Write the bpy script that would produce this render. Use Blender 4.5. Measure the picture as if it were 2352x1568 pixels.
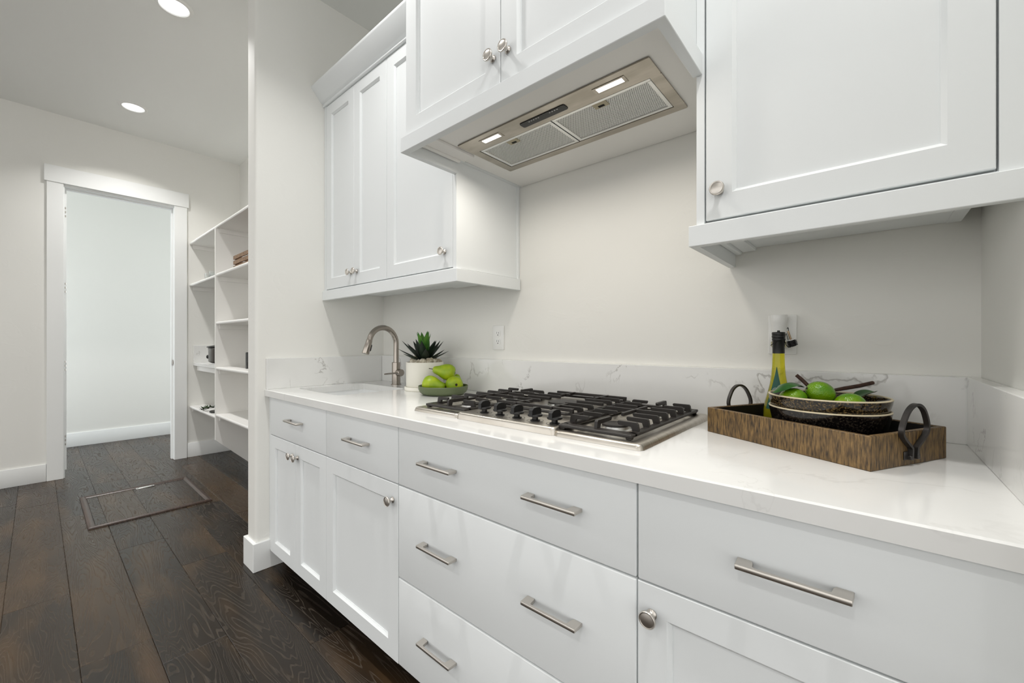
import bpy, bmesh, math, random
from mathutils import Vector, Matrix, Euler

# ------------------------------------------------------------------ clear
for o in list(bpy.data.objects):
    bpy.data.objects.remove(o, do_unlink=True)
sc = bpy.context.scene
COL = sc.collection
R = math.radians
random.seed(7)

# ------------------------------------------------------------------ camera
CAMZ = 1.143
cam = bpy.data.cameras.new('camera')
cam.sensor_width = 36.0
cam.lens = 948.0 / 2352.0 * 36.0
cam.shift_y = 2.0 / 2352.0
cam.clip_start = 0.02
camo = bpy.data.objects.new('camera', cam)
camo.location = (0, 0, CAMZ)
camo.rotation_euler = (R(90), 0, R(40.96))
COL.objects.link(camo)
sc.camera = camo

# ------------------------------------------------------------------ world, exposure, large lights
w = bpy.data.worlds.new('world')
sc.world = w
w.use_nodes = True
bg = w.node_tree.nodes['Background']
bg.inputs[0].default_value = (1.0, 0.99, 0.965, 1)
bg.inputs[1].default_value = 1.55
sc.view_settings.view_transform = 'Standard'
sc.view_settings.look = 'None'
sc.view_settings.gamma = 1.0
sc.view_settings.use_curve_mapping = False
sc.view_settings.exposure = 0.0
try:
    sc.cycles.use_denoising = True
    sc.cycles.max_bounces = 10
    sc.cycles.diffuse_bounces = 6
    sc.cycles.glossy_bounces = 4
    sc.cycles.transmission_bounces = 8
    sc.cycles.sample_clamp_indirect = 6.0
    sc.cycles.caustics_reflective = False
    sc.cycles.caustics_refractive = False
except Exception:
    pass
CAN_W = 8.6           # each recessed ceiling light
CAN_P = 10.5           # the two over the pantry
CAN_B = 7           # the second row
HOOD_W = 1.45          # each hood lamp
HALL_W = 27         # each unseen fill lamp added in the hall beyond the doorway


def area_lamp(name, loc, power, size, size_y=None, color=(1, 1, 1), rot=(0, 0, 0), parent=None, spread=180):
    l = bpy.data.lights.new(name, 'AREA')
    l.energy = power
    l.color = color
    if size_y:
        l.shape = 'RECTANGLE'
        l.size = size
        l.size_y = size_y
    else:
        l.shape = 'DISK'
        l.size = size
    l.spread = R(spread)
    o = bpy.data.objects.new(name, l)
    o.location = loc
    o.rotation_euler = rot
    if parent is not None:
        o.parent = parent
    COL.objects.link(o)
    return o


# ------------------------------------------------------------------ materials
M = {}


def nodes(name):
    m = bpy.data.materials.new(name)
    m.use_nodes = True
    nt = m.node_tree
    return m, nt, nt.nodes, nt.links, nt.nodes['Principled BSDF']


def mat(name, col, rough=0.5, metal=0.0, spec=0.5, bump=None, coat=0.0, trans=0.0, ior=1.45, emit=None, estr=0.0, sss=0.0):
    m, nt, N, L, b = nodes(name)
    b.inputs['Base Color'].default_value = (*col, 1)
    b.inputs['Roughness'].default_value = rough
    b.inputs['Metallic'].default_value = metal
    b.inputs['Specular IOR Level'].default_value = spec
    b.inputs['Coat Weight'].default_value = coat
    b.inputs['Transmission Weight'].default_value = trans
    b.inputs['IOR'].default_value = ior
    if emit:
        b.inputs['Emission Color'].default_value = (*emit, 1)
        b.inputs['Emission Strength'].default_value = estr
    if bump:
        sc_, st, det = bump
        g = N.new('ShaderNodeNewGeometry')
        n = N.new('ShaderNodeTexNoise')
        n.inputs['Scale'].default_value = sc_
        n.inputs['Detail'].default_value = det
        L.new(g.outputs['Position'], n.inputs['Vector'])
        bp = N.new('ShaderNodeBump')
        bp.inputs['Strength'].default_value = st
        bp.inputs['Distance'].default_value = 0.01
        L.new(n.outputs['Fac'], bp.inputs['Height'])
        L.new(bp.outputs['Normal'], b.inputs['Normal'])
    M[name] = m
    return m


def ramp(N, stops):
    r = N.new('ShaderNodeValToRGB')
    e = r.color_ramp.elements
    while len(e) > 1:
        e.remove(e[-1])
    e[0].position = stops[0][0]
    e[0].color = stops[0][1]
    for p, c in stops[1:]:
        x = e.new(p)
        x.color = c
    return r


def g4(v):
    return (v, v, v, 1)


mat('cabinet_paint', (0.777, 0.800, 0.805), 0.42, spec=0.28)
mat('trim_paint', (0.82, 0.83, 0.82), 0.4)
mat('shelf_paint', (0.84, 0.83, 0.805), 0.4, spec=0.3)
mat('ceiling_paint', (0.87, 0.88, 0.86), 0.9, spec=0.2)
mat('nickel', (0.60, 0.565, 0.52), 0.34, 1.0)
mat('faucet_steel', (0.42, 0.38, 0.34), 0.24, 1.0)
mat('cast_iron', (0.018, 0.015, 0.013), 0.42, bump=(900, 0.15, 2))
mat('black_plastic', (0.008, 0.008, 0.008), 0.33)
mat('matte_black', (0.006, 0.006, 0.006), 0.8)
mat('gap_dark', (0.05, 0.05, 0.045), 0.8)
mat('burner_aluminium', (0.78, 0.78, 0.76), 0.3, 1.0)
mat('white_plastic', (0.82, 0.82, 0.80), 0.3)
mat('sink_white', (0.85, 0.86, 0.86), 0.15)
mat('light_lens', (1, 1, 1), 0.5, emit=(0.97, 0.99, 1.0), estr=2.2)
mat('hood_lens', (1, 1, 1), 0.5, emit=(1.0, 0.98, 0.94), estr=3.0)
mat('pot_white', (0.80, 0.78, 0.70), 0.4, bump=(160, 0.05, 2))
mat('olive_ceramic', (0.115, 0.145, 0.07), 0.4)
mat('stem_brown', (0.03, 0.02, 0.012), 0.7)
mat('iron_handle', (0.075, 0.07, 0.068), 0.36, 0.85)
mat('clear_glass', (0.96, 0.98, 0.98), 0.02, trans=1.0, ior=1.45)
mat('tan_metal', (0.45, 0.33, 0.22), 0.3, 0.8)
mat('emblem_grey', (0.30, 0.36, 0.34), 0.5)
mat('label_green', (0.012, 0.085, 0.06), 0.5)
mat('oil_bulb', (0.75, 0.70, 0.42), 0.1, trans=0.6)
mat('cooker_steel', (0.20, 0.19, 0.18), 0.3, 0.9)
mat('bowl_rim', (0.60, 0.52, 0.36), 0.4)
mat('print_white', (0.8, 0.8, 0.8), 0.5)
mat('print_black', (0.02, 0.02, 0.02), 0.5)
mat('jar_dark', (0.02, 0.02, 0.018), 0.3)
mat('clip_yellow', (0.42, 0.37, 0.25), 0.4)


def wall_mat():
    m, nt, N, L, b = nodes('wall_paint')
    b.inputs['Base Color'].default_value = (0.785, 0.780, 0.745, 1)
    b.inputs['Roughness'].default_value = 0.62
    b.inputs['Specular IOR Level'].default_value = 0.35
    g = N.new('ShaderNodeNewGeometry')
    n = N.new('ShaderNodeTexNoise')
    n.inputs['Scale'].default_value = 9.0
    n.inputs['Detail'].default_value = 5.0
    n.inputs['Roughness'].default_value = 0.45
    n.inputs['Distortion'].default_value = 1.2
    L.new(g.outputs['Position'], n.inputs['Vector'])
    r = ramp(N, [(0.60, g4(0)), (0.66, g4(1))])
    L.new(n.outputs['Fac'], r.inputs['Fac'])
    bp = N.new('ShaderNodeBump')
    bp.inputs['Strength'].default_value = 0.09
    bp.inputs['Distance'].default_value = 0.004
    L.new(r.outputs['Color'], bp.inputs['Height'])
    L.new(bp.outputs['Normal'], b.inputs['Normal'])
    M['wall_paint'] = m


wall_mat()


def quartz(name, vein_strength, density=0.55, seed=3.1):
    m, nt, N, L, b = nodes(name)
    b.inputs['Roughness'].default_value = 0.12
    b.inputs['Specular IOR Level'].default_value = 0.5
    g = N.new('ShaderNodeNewGeometry')
    mp = N.new('ShaderNodeMapping')
    mp.inputs['Scale'].default_value = (1.0, 1.0, 1.0)
    mp.inputs['Rotation'].default_value = (0.3, 0.5, 0.4)
    L.new(g.outputs['Position'], mp.inputs['Vector'])

    def vein(scale, width, lo, hi, seed):
        n = N.new('ShaderNodeTexNoise')
        n.noise_dimensions = '4D'
        n.inputs['W'].default_value = seed
        n.inputs['Scale'].default_value = scale
        n.inputs['Detail'].default_value = 6
        n.inputs['Roughness'].default_value = 0.55
        n.inputs['Distortion'].default_value = 0.35
        L.new(mp.outputs['Vector'], n.inputs['Vector'])
        s = N.new('ShaderNodeMath')
        s.operation = 'SUBTRACT'
        s.inputs[1].default_value = 0.5
        L.new(n.outputs['Fac'], s.inputs[0])
        a = N.new('ShaderNodeMath')
        a.operation = 'ABSOLUTE'
        L.new(s.outputs[0], a.inputs[0])
        r1 = ramp(N, [(0.0, g4(1)), (width * 0.4, g4(0.75)), (width, g4(0))])
        L.new(a.outputs[0], r1.inputs['Fac'])
        k = N.new('ShaderNodeTexNoise')
        k.noise_dimensions = '4D'
        k.inputs['W'].default_value = seed + 5
        k.inputs['Scale'].default_value = scale * 1.3
        k.inputs['Detail'].default_value = 2
        L.new(mp.outputs['Vector'], k.inputs['Vector'])
        r2 = ramp(N, [(lo, g4(0)), (hi, g4(1))])
        L.new(k.outputs['Fac'], r2.inputs['Fac'])
        mu = N.new('ShaderNodeMath')
        mu.operation = 'MULTIPLY'
        L.new(r1.outputs['Color'], mu.inputs[0])
        L.new(r2.outputs['Color'], mu.inputs[1])
        return mu

    v1 = vein(2.6, 0.0075, density - 0.03, density + 0.10, seed)
    v2 = vein(5.5, 0.0065, density + 0.02, density + 0.12, seed + 6.6)
    mx = N.new('ShaderNodeMath')
    mx.operation = 'MAXIMUM'
    L.new(v1.outputs[0], mx.inputs[0])
    L.new(v2.outputs[0], mx.inputs[1])
    ms = N.new('ShaderNodeMath')
    ms.operation = 'MULTIPLY'
    ms.inputs[1].default_value = vein_strength
    L.new(mx.outputs[0], ms.inputs[0])
    cl = N.new('ShaderNodeTexNoise')
    cl.inputs['Scale'].default_value = 4.0
    cl.inputs['Detail'].default_value = 4.0
    L.new(mp.outputs['Vector'], cl.inputs['Vector'])
    base = ramp(N, [(0.35, (0.785, 0.785, 0.77, 1)), (0.7, (0.735, 0.735, 0.72, 1))])
    L.new(cl.outputs['Fac'], base.inputs['Fac'])
    mix = N.new('ShaderNodeMix')
    mix.data_type = 'RGBA'
    L.new(ms.outputs[0], mix.inputs['Factor'])
    L.new(base.outputs['Color'], mix.inputs['A'])
    mix.inputs['B'].default_value = (0.16, 0.14, 0.115, 1)
    L.new(mix.outputs['Result'], b.inputs['Base Color'])
    M[name] = m


quartz('quartz_top', 0.11, 0.54, 1.7)
quartz('quartz_splash', 0.52, 0.52, 1.7)


def floor_mat(name, warm):
    m, nt, N, L, b = nodes(name)
    tc = N.new('ShaderNodeTexCoord')
    oi = N.new('ShaderNodeObjectInfo')
    sc1 = N.new('ShaderNodeVectorMath')
    sc1.operation = 'SCALE'
    sc1.inputs['Scale'].default_value = 37.0
    cx = N.new('ShaderNodeCombineXYZ')
    L.new(oi.outputs['Random'], cx.inputs[0])
    L.new(oi.outputs['Random'], cx.inputs[1])
    L.new(cx.outputs[0], sc1.inputs[0])
    ad = N.new('ShaderNodeVectorMath')
    ad.operation = 'ADD'
    L.new(tc.outputs['Object'], ad.inputs[0])
    L.new(sc1.outputs[0], ad.inputs[1])
    mp = N.new('ShaderNodeMapping')
    mp.inputs['Scale'].default_value = (0.62, 5.2, 1.0)
    L.new(ad.outputs[0], mp.inputs['Vector'])
    n = N.new('ShaderNodeTexNoise')
    n.inputs['Scale'].default_value = 1.5
    n.inputs['Detail'].default_value = 3.0
    n.inputs['Roughness'].default_value = 0.40
    n.inputs['Distortion'].default_value = 0.45
    L.new(mp.outputs['Vector'], n.inputs['Vector'])
    k = N.new('ShaderNodeMath')
    k.operation = 'MULTIPLY'
    k.inputs[1].default_value = 225.0
    L.new(n.outputs['Fac'], k.inputs[0])
    s = N.new('ShaderNodeMath')
    s.operation = 'SINE'
    L.new(k.outputs[0], s.inputs[0])
    lines = ramp(N, [(0.62, g4(0)), (0.99, g4(1))])
    L.new(s.outputs[0], lines.inputs['Fac'])
    # pores broken along the grain
    mp2 = N.new('ShaderNodeMapping')
    mp2.inputs['Scale'].default_value = (14, 260, 1)
    L.new(ad.outputs[0], mp2.inputs['Vector'])
    fi = N.new('ShaderNodeTexNoise')
    fi.inputs['Scale'].default_value = 1.0
    fi.inputs['Detail'].default_value = 2.0
    L.new(mp2.outputs['Vector'], fi.inputs['Vector'])
    fr = ramp(N, [(0.40, g4(0.25)), (0.62, g4(1))])
    L.new(fi.outputs['Fac'], fr.inputs['Fac'])
    lm = N.new('ShaderNodeMath')
    lm.operation = 'MULTIPLY'
    L.new(lines.outputs['Color'], lm.inputs[0])
    L.new(fr.outputs['Color'], lm.inputs[1])
    # board tone
    tone = ramp(N, [(0.0, (0.011, 0.0082, 0.006, 1)), (0.55, (0.019, 0.0132, 0.0088, 1)), (0.85, (0.031, 0.0195, 0.011, 1)), (1.0, (0.052, 0.030, 0.014, 1))])
    L.new(oi.outputs['Random'], tone.inputs['Fac'])
    mp3 = N.new('ShaderNodeMapping')
    mp3.inputs['Scale'].default_value = (1.3, 5.0, 1)
    L.new(ad.outputs[0], mp3.inputs['Vector'])
    pa = N.new('ShaderNodeTexNoise')
    pa.inputs['Scale'].default_value = 1.3
    pa.inputs['Detail'].default_value = 2
    L.new(mp3.outputs['Vector'], pa.inputs['Vector'])
    par = ramp(N, [(0.5, g4(0)), (0.72, g4(1))])
    L.new(pa.outputs['Fac'], par.inputs['Fac'])
    pm = N.new('ShaderNodeMath')
    pm.operation = 'MULTIPLY'
    pm.inputs[1].default_value = 0.55 * warm
    L.new(par.outputs['Color'], pm.inputs[0])
    mx0 = N.new('ShaderNodeMix')
    mx0.data_type = 'RGBA'
    L.new(pm.outputs[0], mx0.inputs['Factor'])
    L.new(tone.outputs['Color'], mx0.inputs['A'])
    mx0.inputs['B'].default_value = (0.085, 0.047, 0.018, 1)
    mx = N.new('ShaderNodeMix')
    mx.data_type = 'RGBA'
    l2 = N.new('ShaderNodeMath')
    l2.operation = 'MULTIPLY'
    l2.inputs[1].default_value = 0.55
    L.new(lm.outputs[0], l2.inputs[0])
    L.new(l2.outputs[0], mx.inputs['Factor'])
    L.new(mx0.outputs['Result'], mx.inputs['A'])
    mx.inputs['B'].default_value = (0.100, 0.080, 0.060, 1)
    L.new(mx.outputs['Result'], b.inputs['Base Color'])
    ro = N.new('ShaderNodeMapRange')
    ro.inputs['To Min'].default_value = 0.27
    ro.inputs['To Max'].default_value = 0.55
    L.new(lm.outputs[0], ro.inputs['Value'])
    L.new(ro.outputs['Result'], b.inputs['Roughness'])
    sp = N.new('ShaderNodeMapRange')
    sp.inputs['To Min'].default_value = 0.32
    sp.inputs['To Max'].default_value = 0.16
    L.new(lm.outputs[0], sp.inputs['Value'])
    L.new(sp.outputs['Result'], b.inputs['Specular IOR Level'])
    bp = N.new('ShaderNodeBump')
    bp.invert = True
    bp.inputs['Strength'].default_value = 0.35
    bp.inputs['Distance'].default_value = 0.0012
    L.new(lm.outputs[0], bp.inputs['Height'])
    L.new(bp.outputs['Normal'], b.inputs['Normal'])
    M[name] = m


floor_mat('oak_board', 1.0)
mat('floor_base', (0.010, 0.008, 0.006), 0.7)


def two_noise(name, c1, c2, scale, lo, hi, rough, metal=0.0, stretch=(1, 1, 1), detail=4, bump=0.0, coat=0.0, coords='Object'):
    m, nt, N, L, b = nodes(name)
    tc = N.new('ShaderNodeTexCoord')
    mp = N.new('ShaderNodeMapping')
    mp.inputs['Scale'].default_value = stretch
    L.new(tc.outputs[coords], mp.inputs['Vector'])
    n = N.new('ShaderNodeTexNoise')
    n.inputs['Scale'].default_value = scale
    n.inputs['Detail'].default_value = detail
    L.new(mp.outputs['Vector'], n.inputs['Vector'])
    r = ramp(N, [(lo, (*c1, 1)), (hi, (*c2, 1))])
    L.new(n.outputs['Fac'], r.inputs['Fac'])
    L.new(r.outputs['Color'], b.inputs['Base Color'])
    b.inputs['Roughness'].default_value = rough
    b.inputs['Metallic'].default_value = metal
    b.inputs['Coat Weight'].default_value = coat
    if bump:
        bp = N.new('ShaderNodeBump')
        bp.inputs['Strength'].default_value = bump
        bp.inputs['Distance'].default_value = 0.002
        L.new(n.outputs['Fac'], bp.inputs['Height'])
        L.new(bp.outputs['Normal'], b.inputs['Normal'])
    M[name] = m
    return m


two_noise('hatch_moulding', (0.040, 0.024, 0.018), (0.075, 0.046, 0.034), 3, 0.4, 0.7, 0.32, stretch=(2, 30, 1))
two_noise('tray_wood', (0.018, 0.010, 0.005), (0.25, 0.150, 0.052), 7, 0.30, 0.72, 0.5, stretch=(44, 44, 6.5), detail=12, bump=0.35)
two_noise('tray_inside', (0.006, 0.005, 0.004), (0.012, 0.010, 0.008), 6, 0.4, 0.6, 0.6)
two_noise('bowl_glaze', (0.007, 0.005, 0.003), (0.15, 0.10, 0.040), 260, 0.48, 0.66, 0.10, detail=5)
two_noise('bowl_glaze_dark', (0.005, 0.004, 0.004), (0.045, 0.036, 0.026), 260, 0.50, 0.68, 0.09, detail=5)
two_noise('lime_skin', (0.085, 0.23, 0.003), (0.23, 0.39, 0.006), 16, 0.38, 0.66, 0.24, bump=0.0)
two_noise('pear_skin', (0.235, 0.37, 0.006), (0.37, 0.47, 0.008), 30, 0.36, 0.64, 0.42, detail=8)
two_noise('lime_leaf', (0.006, 0.055, 0.006), (0.02, 0.10, 0.010), 25, 0.4, 0.6, 0.3)
two_noise('agave_dark', (0.004, 0.009, 0.005), (0.010, 0.024, 0.009), 18, 0.4, 0.6, 0.55)
two_noise('agave_bright', (0.015, 0.115, 0.008), (0.075, 0.22, 0.015), 18, 0.4, 0.6, 0.45)
two_noise('garland_leaf', (0.010, 0.030, 0.006), (0.04, 0.075, 0.02), 40, 0.4, 0.6, 0.5)
two_noise('stone_pale', (0.30, 0.26, 0.18), (0.62, 0.58, 0.48), 60, 0.38, 0.62, 0.8, bump=0.8)
two_noise('crate_wood', (0.13, 0.075, 0.040), (0.32, 0.195, 0.11), 8, 0.35, 0.65, 0.6, stretch=(2, 20, 20))
two_noise('twig_bark', (0.030, 0.012, 0.007), (0.075, 0.032, 0.018), 60, 0.35, 0.65, 0.7, bump=0.8)
two_noise('hood_steel', (0.40, 0.365, 0.31), (0.52, 0.48, 0.42), 5, 0.4, 0.6, 0.36, 1.0, stretch=(1, 3, 1))
two_noise('hob_steel', (0.53, 0.49, 0.43), (0.62, 0.585, 0.53), 4, 0.4, 0.6, 0.33, 1.0, stretch=(1.5, 40, 1))


def lime_bump():
    m = M['lime_skin']
    N, L = m.node_tree.nodes, m.node_tree.links
    b = N['Principled BSDF']
    tc = N.new('ShaderNodeTexCoord')
    v = N.new('ShaderNodeTexVoronoi')
    v.inputs['Scale'].default_value = 420
    L.new(tc.outputs['Object'], v.inputs['Vector'])
    bp = N.new('ShaderNodeBump')
    bp.inputs['Strength'].default_value = 0.35
    bp.inputs['Distance'].default_value = 0.0015
    L.new(v.outputs['Distance'], bp.inputs['Height'])
    L.new(bp.outputs['Normal'], b.inputs['Normal'])


lime_bump()


def filter_mat():
    m, nt, N, L, b = nodes('filter_mesh')
    b.inputs['Metallic'].default_value = 0.9
    b.inputs['Roughness'].default_value = 0.35
    tc = N.new('ShaderNodeTexCoord')

    def wave(rot):
        mp = N.new('ShaderNodeMapping')
        mp.inputs['Rotation'].default_value = (0, 0, R(rot))
        L.new(tc.outputs['Object'], mp.inputs['Vector'])
        wv = N.new('ShaderNodeTexWave')
        wv.inputs['Scale'].default_value = 60
        L.new(mp.outputs['Vector'], wv.inputs['Vector'])
        return wv
    a, c = wave(33), wave(-33)
    mx = N.new('ShaderNodeMath')
    mx.operation = 'MAXIMUM'
    L.new(a.outputs['Fac'], mx.inputs[0])
    L.new(c.outputs['Fac'], mx.inputs[1])
    r = ramp(N, [(0.50, (0.16, 0.16, 0.15, 1)), (0.85, (0.85, 0.85, 0.83, 1))])
    L.new(mx.outputs[0], r.inputs['Fac'])
    L.new(r.outputs['Color'], b.inputs['Base Color'])
    bp = N.new('ShaderNodeBump')
    bp.inputs['Strength'].default_value = 0.8
    bp.inputs['Distance'].default_value = 0.002
    L.new(mx.outputs[0], bp.inputs['Height'])
    L.new(bp.outputs['Normal'], b.inputs['Normal'])
    M['filter_mesh'] = m


filter_mat()


def oil_mat():
    m, nt, N, L, b = nodes('oil_glass')
    b.inputs['Base Color'].default_value = (0.80, 0.74, 0.03, 1)
    b.inputs['Roughness'].default_value = 0.03
    b.inputs['Transmission Weight'].default_value = 0.75
    b.inputs['IOR'].default_value = 1.40
    M['oil_glass'] = m


oil_mat()


# ------------------------------------------------------------------ geometry helpers
class G:
    def __init__(self):
        self.bm = bmesh.new()

    def box(self, x0, x1, y0, y1, z0, z1, bev=0.0, seg=1, mtx=None):
        vs = [self.bm.verts.new(p) for p in ((x0, y0, z0), (x1, y0, z0), (x1, y1, z0), (x0, y1, z0),
                                             (x0, y0, z1), (x1, y0, z1), (x1, y1, z1), (x0, y1, z1))]
        fs = [self.bm.faces.new([vs[i] for i in q]) for q in
              ((0, 3, 2, 1), (4, 5, 6, 7), (0, 1, 5, 4), (1, 2, 6, 5), (2, 3, 7, 6), (3, 0, 4, 7))]
        if mtx is not None:
            for v in vs:
                v.co = mtx @ v.co
        if bev > 0:
            es = list({e for f in fs for e in f.edges})
            bmesh.ops.bevel(self.bm, geom=es, offset=bev, segments=seg, profile=0.5, affect='EDGES')
        return self

    def ring(self, pts):
        return [self.bm.verts.new(p) for p in pts]

    def skin(self, rings, closed=True):
        for a, b in zip(rings, rings[1:]):
            n = len(a)
            rng = range(n) if closed else range(n - 1)
            for i in rng:
                j = (i + 1) % n
                try:
                    self.bm.faces.new((a[i], a[j], b[j], b[i]))
                except ValueError:
                    pass
        return self

    def cap(self, ring, flip=False):
        try:
            self.bm.faces.new(ring[::-1] if flip else ring)
        except ValueError:
            pass

    def lathe(self, prof, seg=24, mtx=None, sx=1.0, sy=1.0):
        """profile of (r, z) from bottom to top, about Z"""
        rings = []
        for r, z in prof:
            if r < 1e-6:
                rings.append([self.bm.verts.new((0, 0, z))])
            else:
                rings.append([self.bm.verts.new((r * sx * math.cos(2 * math.pi * i / seg), r * sy * math.sin(2 * math.pi * i / seg), z)) for i in range(seg)])
        for a, b in zip(rings, rings[1:]):
            for i in range(seg):
                j = (i + 1) % seg
                if len(a) == 1 and len(b) == 1:
                    continue
                if len(a) == 1:
                    self.bm.faces.new((a[0], b[j], b[i]))
                elif len(b) == 1:
                    self.bm.faces.new((a[i], a[j], b[0]))
                else:
                    self.bm.faces.new((a[i], a[j], b[j], b[i]))
        if mtx is not None:
            for rg in rings:
                for v in rg:
                    v.co = mtx @ v.co
        return self

    def tube(self, pts, rad, seg=10, caps=True, flat=None):
        """swept tube; rad scalar or list; flat=(a,b) makes an a x b rectangle"""
        pts = [Vector(p) for p in pts]
        n = len(pts)
        rads = rad if isinstance(rad, (list, tuple)) else [rad] * n
        t0 = (pts[1] - pts[0]).normalized()
        up = Vector((0, 0, 1)) if abs(t0.z) < 0.9 else Vector((0, 1, 0))
        u = t0.cross(up).normalized()
        rings = []
        for i in range(n):
            t = (pts[min(i + 1, n - 1)] - pts[max(i - 1, 0)]).normalized()
            u = (u - t * u.dot(t)).normalized()
            vv = t.cross(u)
            if flat:
                a, b = flat[0] / 2 * rads[i], flat[1] / 2 * rads[i]
                rings.append(self.ring([pts[i] + u * a + vv * b, pts[i] - u * a + vv * b, pts[i] - u * a - vv * b, pts[i] + u * a - vv * b]))
            else:
                rings.append(self.ring([pts[i] + (u * math.cos(2 * math.pi * k / seg) + vv * math.sin(2 * math.pi * k / seg)) * rads[i] for k in range(seg)]))
        self.skin(rings)
        if caps:
            self.cap(rings[0], True)
            self.cap(rings[-1])
        return self

    def prism(self, poly, z0, z1, mtx=None, bev=0.0, seg=1):
        a = self.ring([(x, y, z0) for x, y in poly])
        b = self.ring([(x, y, z1) for x, y in poly])
        fs = [self.bm.faces.new(a[::-1]), self.bm.faces.new(b)]
        n = len(a)
        for i in range(n):
            j = (i + 1) % n
            fs.append(self.bm.faces.new((a[i], a[j], b[j], b[i])))
        if bev > 0:
            es = list({e for f in fs for e in f.edges})
            r = bmesh.ops.bevel(self.bm, geom=es, offset=bev, segments=seg, profile=0.5, affect='EDGES')
            vs = {v for f in r['faces'] for v in f.verts} | {v for f in fs if f.is_valid for v in f.verts}
        else:
            vs = set(a) | set(b)
        if mtx is not None:
            for v in vs:
                v.co = mtx @ v.co
        return self


WP = {}      # world position of every empty or part, for parenting without inverses


def finish(name, g, m, smooth=32):
    bm = g.bm
    bmesh.ops.recalc_face_normals(bm, faces=bm.faces)
    me = bpy.data.meshes.new(name)
    bm.to_mesh(me)
    bm.free()
    me.materials.append(M[m] if isinstance(m, str) else m)
    me.polygons.foreach_set('use_smooth', [True] * len(me.polygons))
    me.set_sharp_from_angle(angle=R(smooth))
    return me


def obj(name, g, m, parent=None, label=None, smooth=32, center=True, local=False):
    me = finish(name, g, m, smooth)
    o = bpy.data.objects.new(name, me)
    COL.objects.link(o)
    if center and len(me.vertices):
        xs = [v.co for v in me.vertices]
        c = Vector([(min(v[i] for v in xs) + max(v[i] for v in xs)) / 2 for i in range(3)])
        me.transform(Matrix.Translation(-c))
    else:
        c = Vector((0, 0, 0))
    base = Vector((0, 0, 0))
    if parent is not None:
        o.parent = parent
        if not local:
            base = WP.get(parent.name, Vector((0, 0, 0)))
    o.location = c - base
    WP[o.name] = c.copy()
    if label:
        o['label'] = label
    return o


def thing(name, label, cat, loc=(0, 0, 0), rot=(0, 0, 0), group=None):
    o = bpy.data.objects.new(name, None)
    o.empty_display_size = 0.05
    COL.objects.link(o)
    o.location = loc
    o.rotation_euler = rot
    WP[o.name] = Vector(loc)
    o['label'] = label
    o['category'] = cat
    if group:
        o['group'] = group
    return o


def tag(o, label, cat, group=None):
    o['label'] = label
    o['category'] = cat
    if group:
        o['group'] = group
    return o


def struct(name, g, m, parent=None, smooth=32):
    o = obj(name, g, m, parent, smooth=smooth)
    if parent is None:
        o['kind'] = 'structure'
    return o


def inst(name, me, loc, parent=None, rot=(0, 0, 0), base=None, scale=(1, 1, 1)):
    """place shared mesh data (its own origin) as a part"""
    o = bpy.data.objects.new(name, me)
    COL.objects.link(o)
    b = Vector((0, 0, 0))
    if parent is not None:
        o.parent = parent
        b = WP.get(parent.name, b) if base is None else Vector(base)
    o.location = Vector(loc) - b
    o.rotation_euler = rot
    o.scale = scale
    WP[o.name] = Vector(loc)
    return o


def dup(root, loc, rot=None, label=None, group=None):
    r = root.copy()
    COL.objects.link(r)
    r.location = loc
    if rot is not None:
        r.rotation_euler = rot
    if label:
        r['label'] = label
    if group:
        r['group'] = group
    for ch in list(root.children):
        c = ch.copy()
        COL.objects.link(c)
        c.parent = r
        for g_ in ch.children:
            d = g_.copy()
            COL.objects.link(d)
            d.parent = c
    return r


# ------------------------------------------------------------------ main dimensions
XL = -5.13           # wall with the doorway
YB = 1.435           # back wall
XW = -2.318          # kitchen face of the partition
XW2 = -2.438         # pantry face of the partition
YW = 0.716           # free end of the partition
XR = 0.194           # right wall
ZC = 3.05            # ceiling
ZT = 0.905           # worktop
YF = 0.775           # base cabinet fronts
YU = 1.062           # wall cabinet fronts

# ------------------------------------------------------------------ room shell
fl = struct('floor', G().box(-6.75, 2.6, -8.2, 3.2, -0.08, -0.012), 'floor_base')


def plank(x0, x1, y0, y1):
    g = G()
    e, t = 0.0012, 0.0022
    a = g.ring([(x0, y0, -0.012), (x1, y0, -0.012), (x1, y1, -0.012), (x0, y1, -0.012)])
    b = g.ring([(x0, y0, -t), (x1, y0, -t), (x1, y1, -t), (x0, y1, -t)])
    c = g.ring([(x0 + t, y0 + t, 0), (x1 - t, y0 + t, 0), (x1 - t, y1 - t, 0), (x0 + t, y1 - t, 0)])
    g.skin([a, b, c])
    g.cap(c)
    return obj('plank', g, 'oak_board', fl, smooth=20)


HX0, HX1, HY0, HY1 = -4.362, -3.592, 0.205, 0.834    # hatch outline
PW = 0.194
rng = random.Random(11)
fixed = {2: [-2.66], 3: [-1.60, -3.55], 1: [-4.72, -1.9], 0: [-3.95, -2.1], 4: [-3.2], -1: [-4.4, -2.75]}
for k in range(-42, 7):  # rows past the ceiling edge are unseen, added to block low world light
    y0 = 0.1 + PW * k
    y1 = y0 + PW
    x_end = 1.9
    # x joints
    if k in fixed:
        fx = sorted(fixed[k])
        xs = [-6.6]
        prev = -6.6
        for f in fx:
            if f - prev > 2.3:
                xs.append((prev + f) / 2 + rng.uniform(-0.2, 0.2))
            xs.append(f)
            prev = f
        while xs[-1] < x_end - 1.9:
            xs.append(xs[-1] + rng.uniform(1.3, 2.0))
        xs.append(x_end)
    else:
        s_ = 1.0 if k > -12 else 1.7
        xs = [-6.6, -6.6 + rng.uniform(0.6, 1.8)]
        while xs[-1] < x_end - 1.9 * s_:
            xs.append(xs[-1] + rng.uniform(1.2, 2.0) * s_)
        xs.append(x_end)
    for a, b in zip(xs, xs[1:]):
        plank(a, b, y0, min(y1, YB + 0.03))

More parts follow.
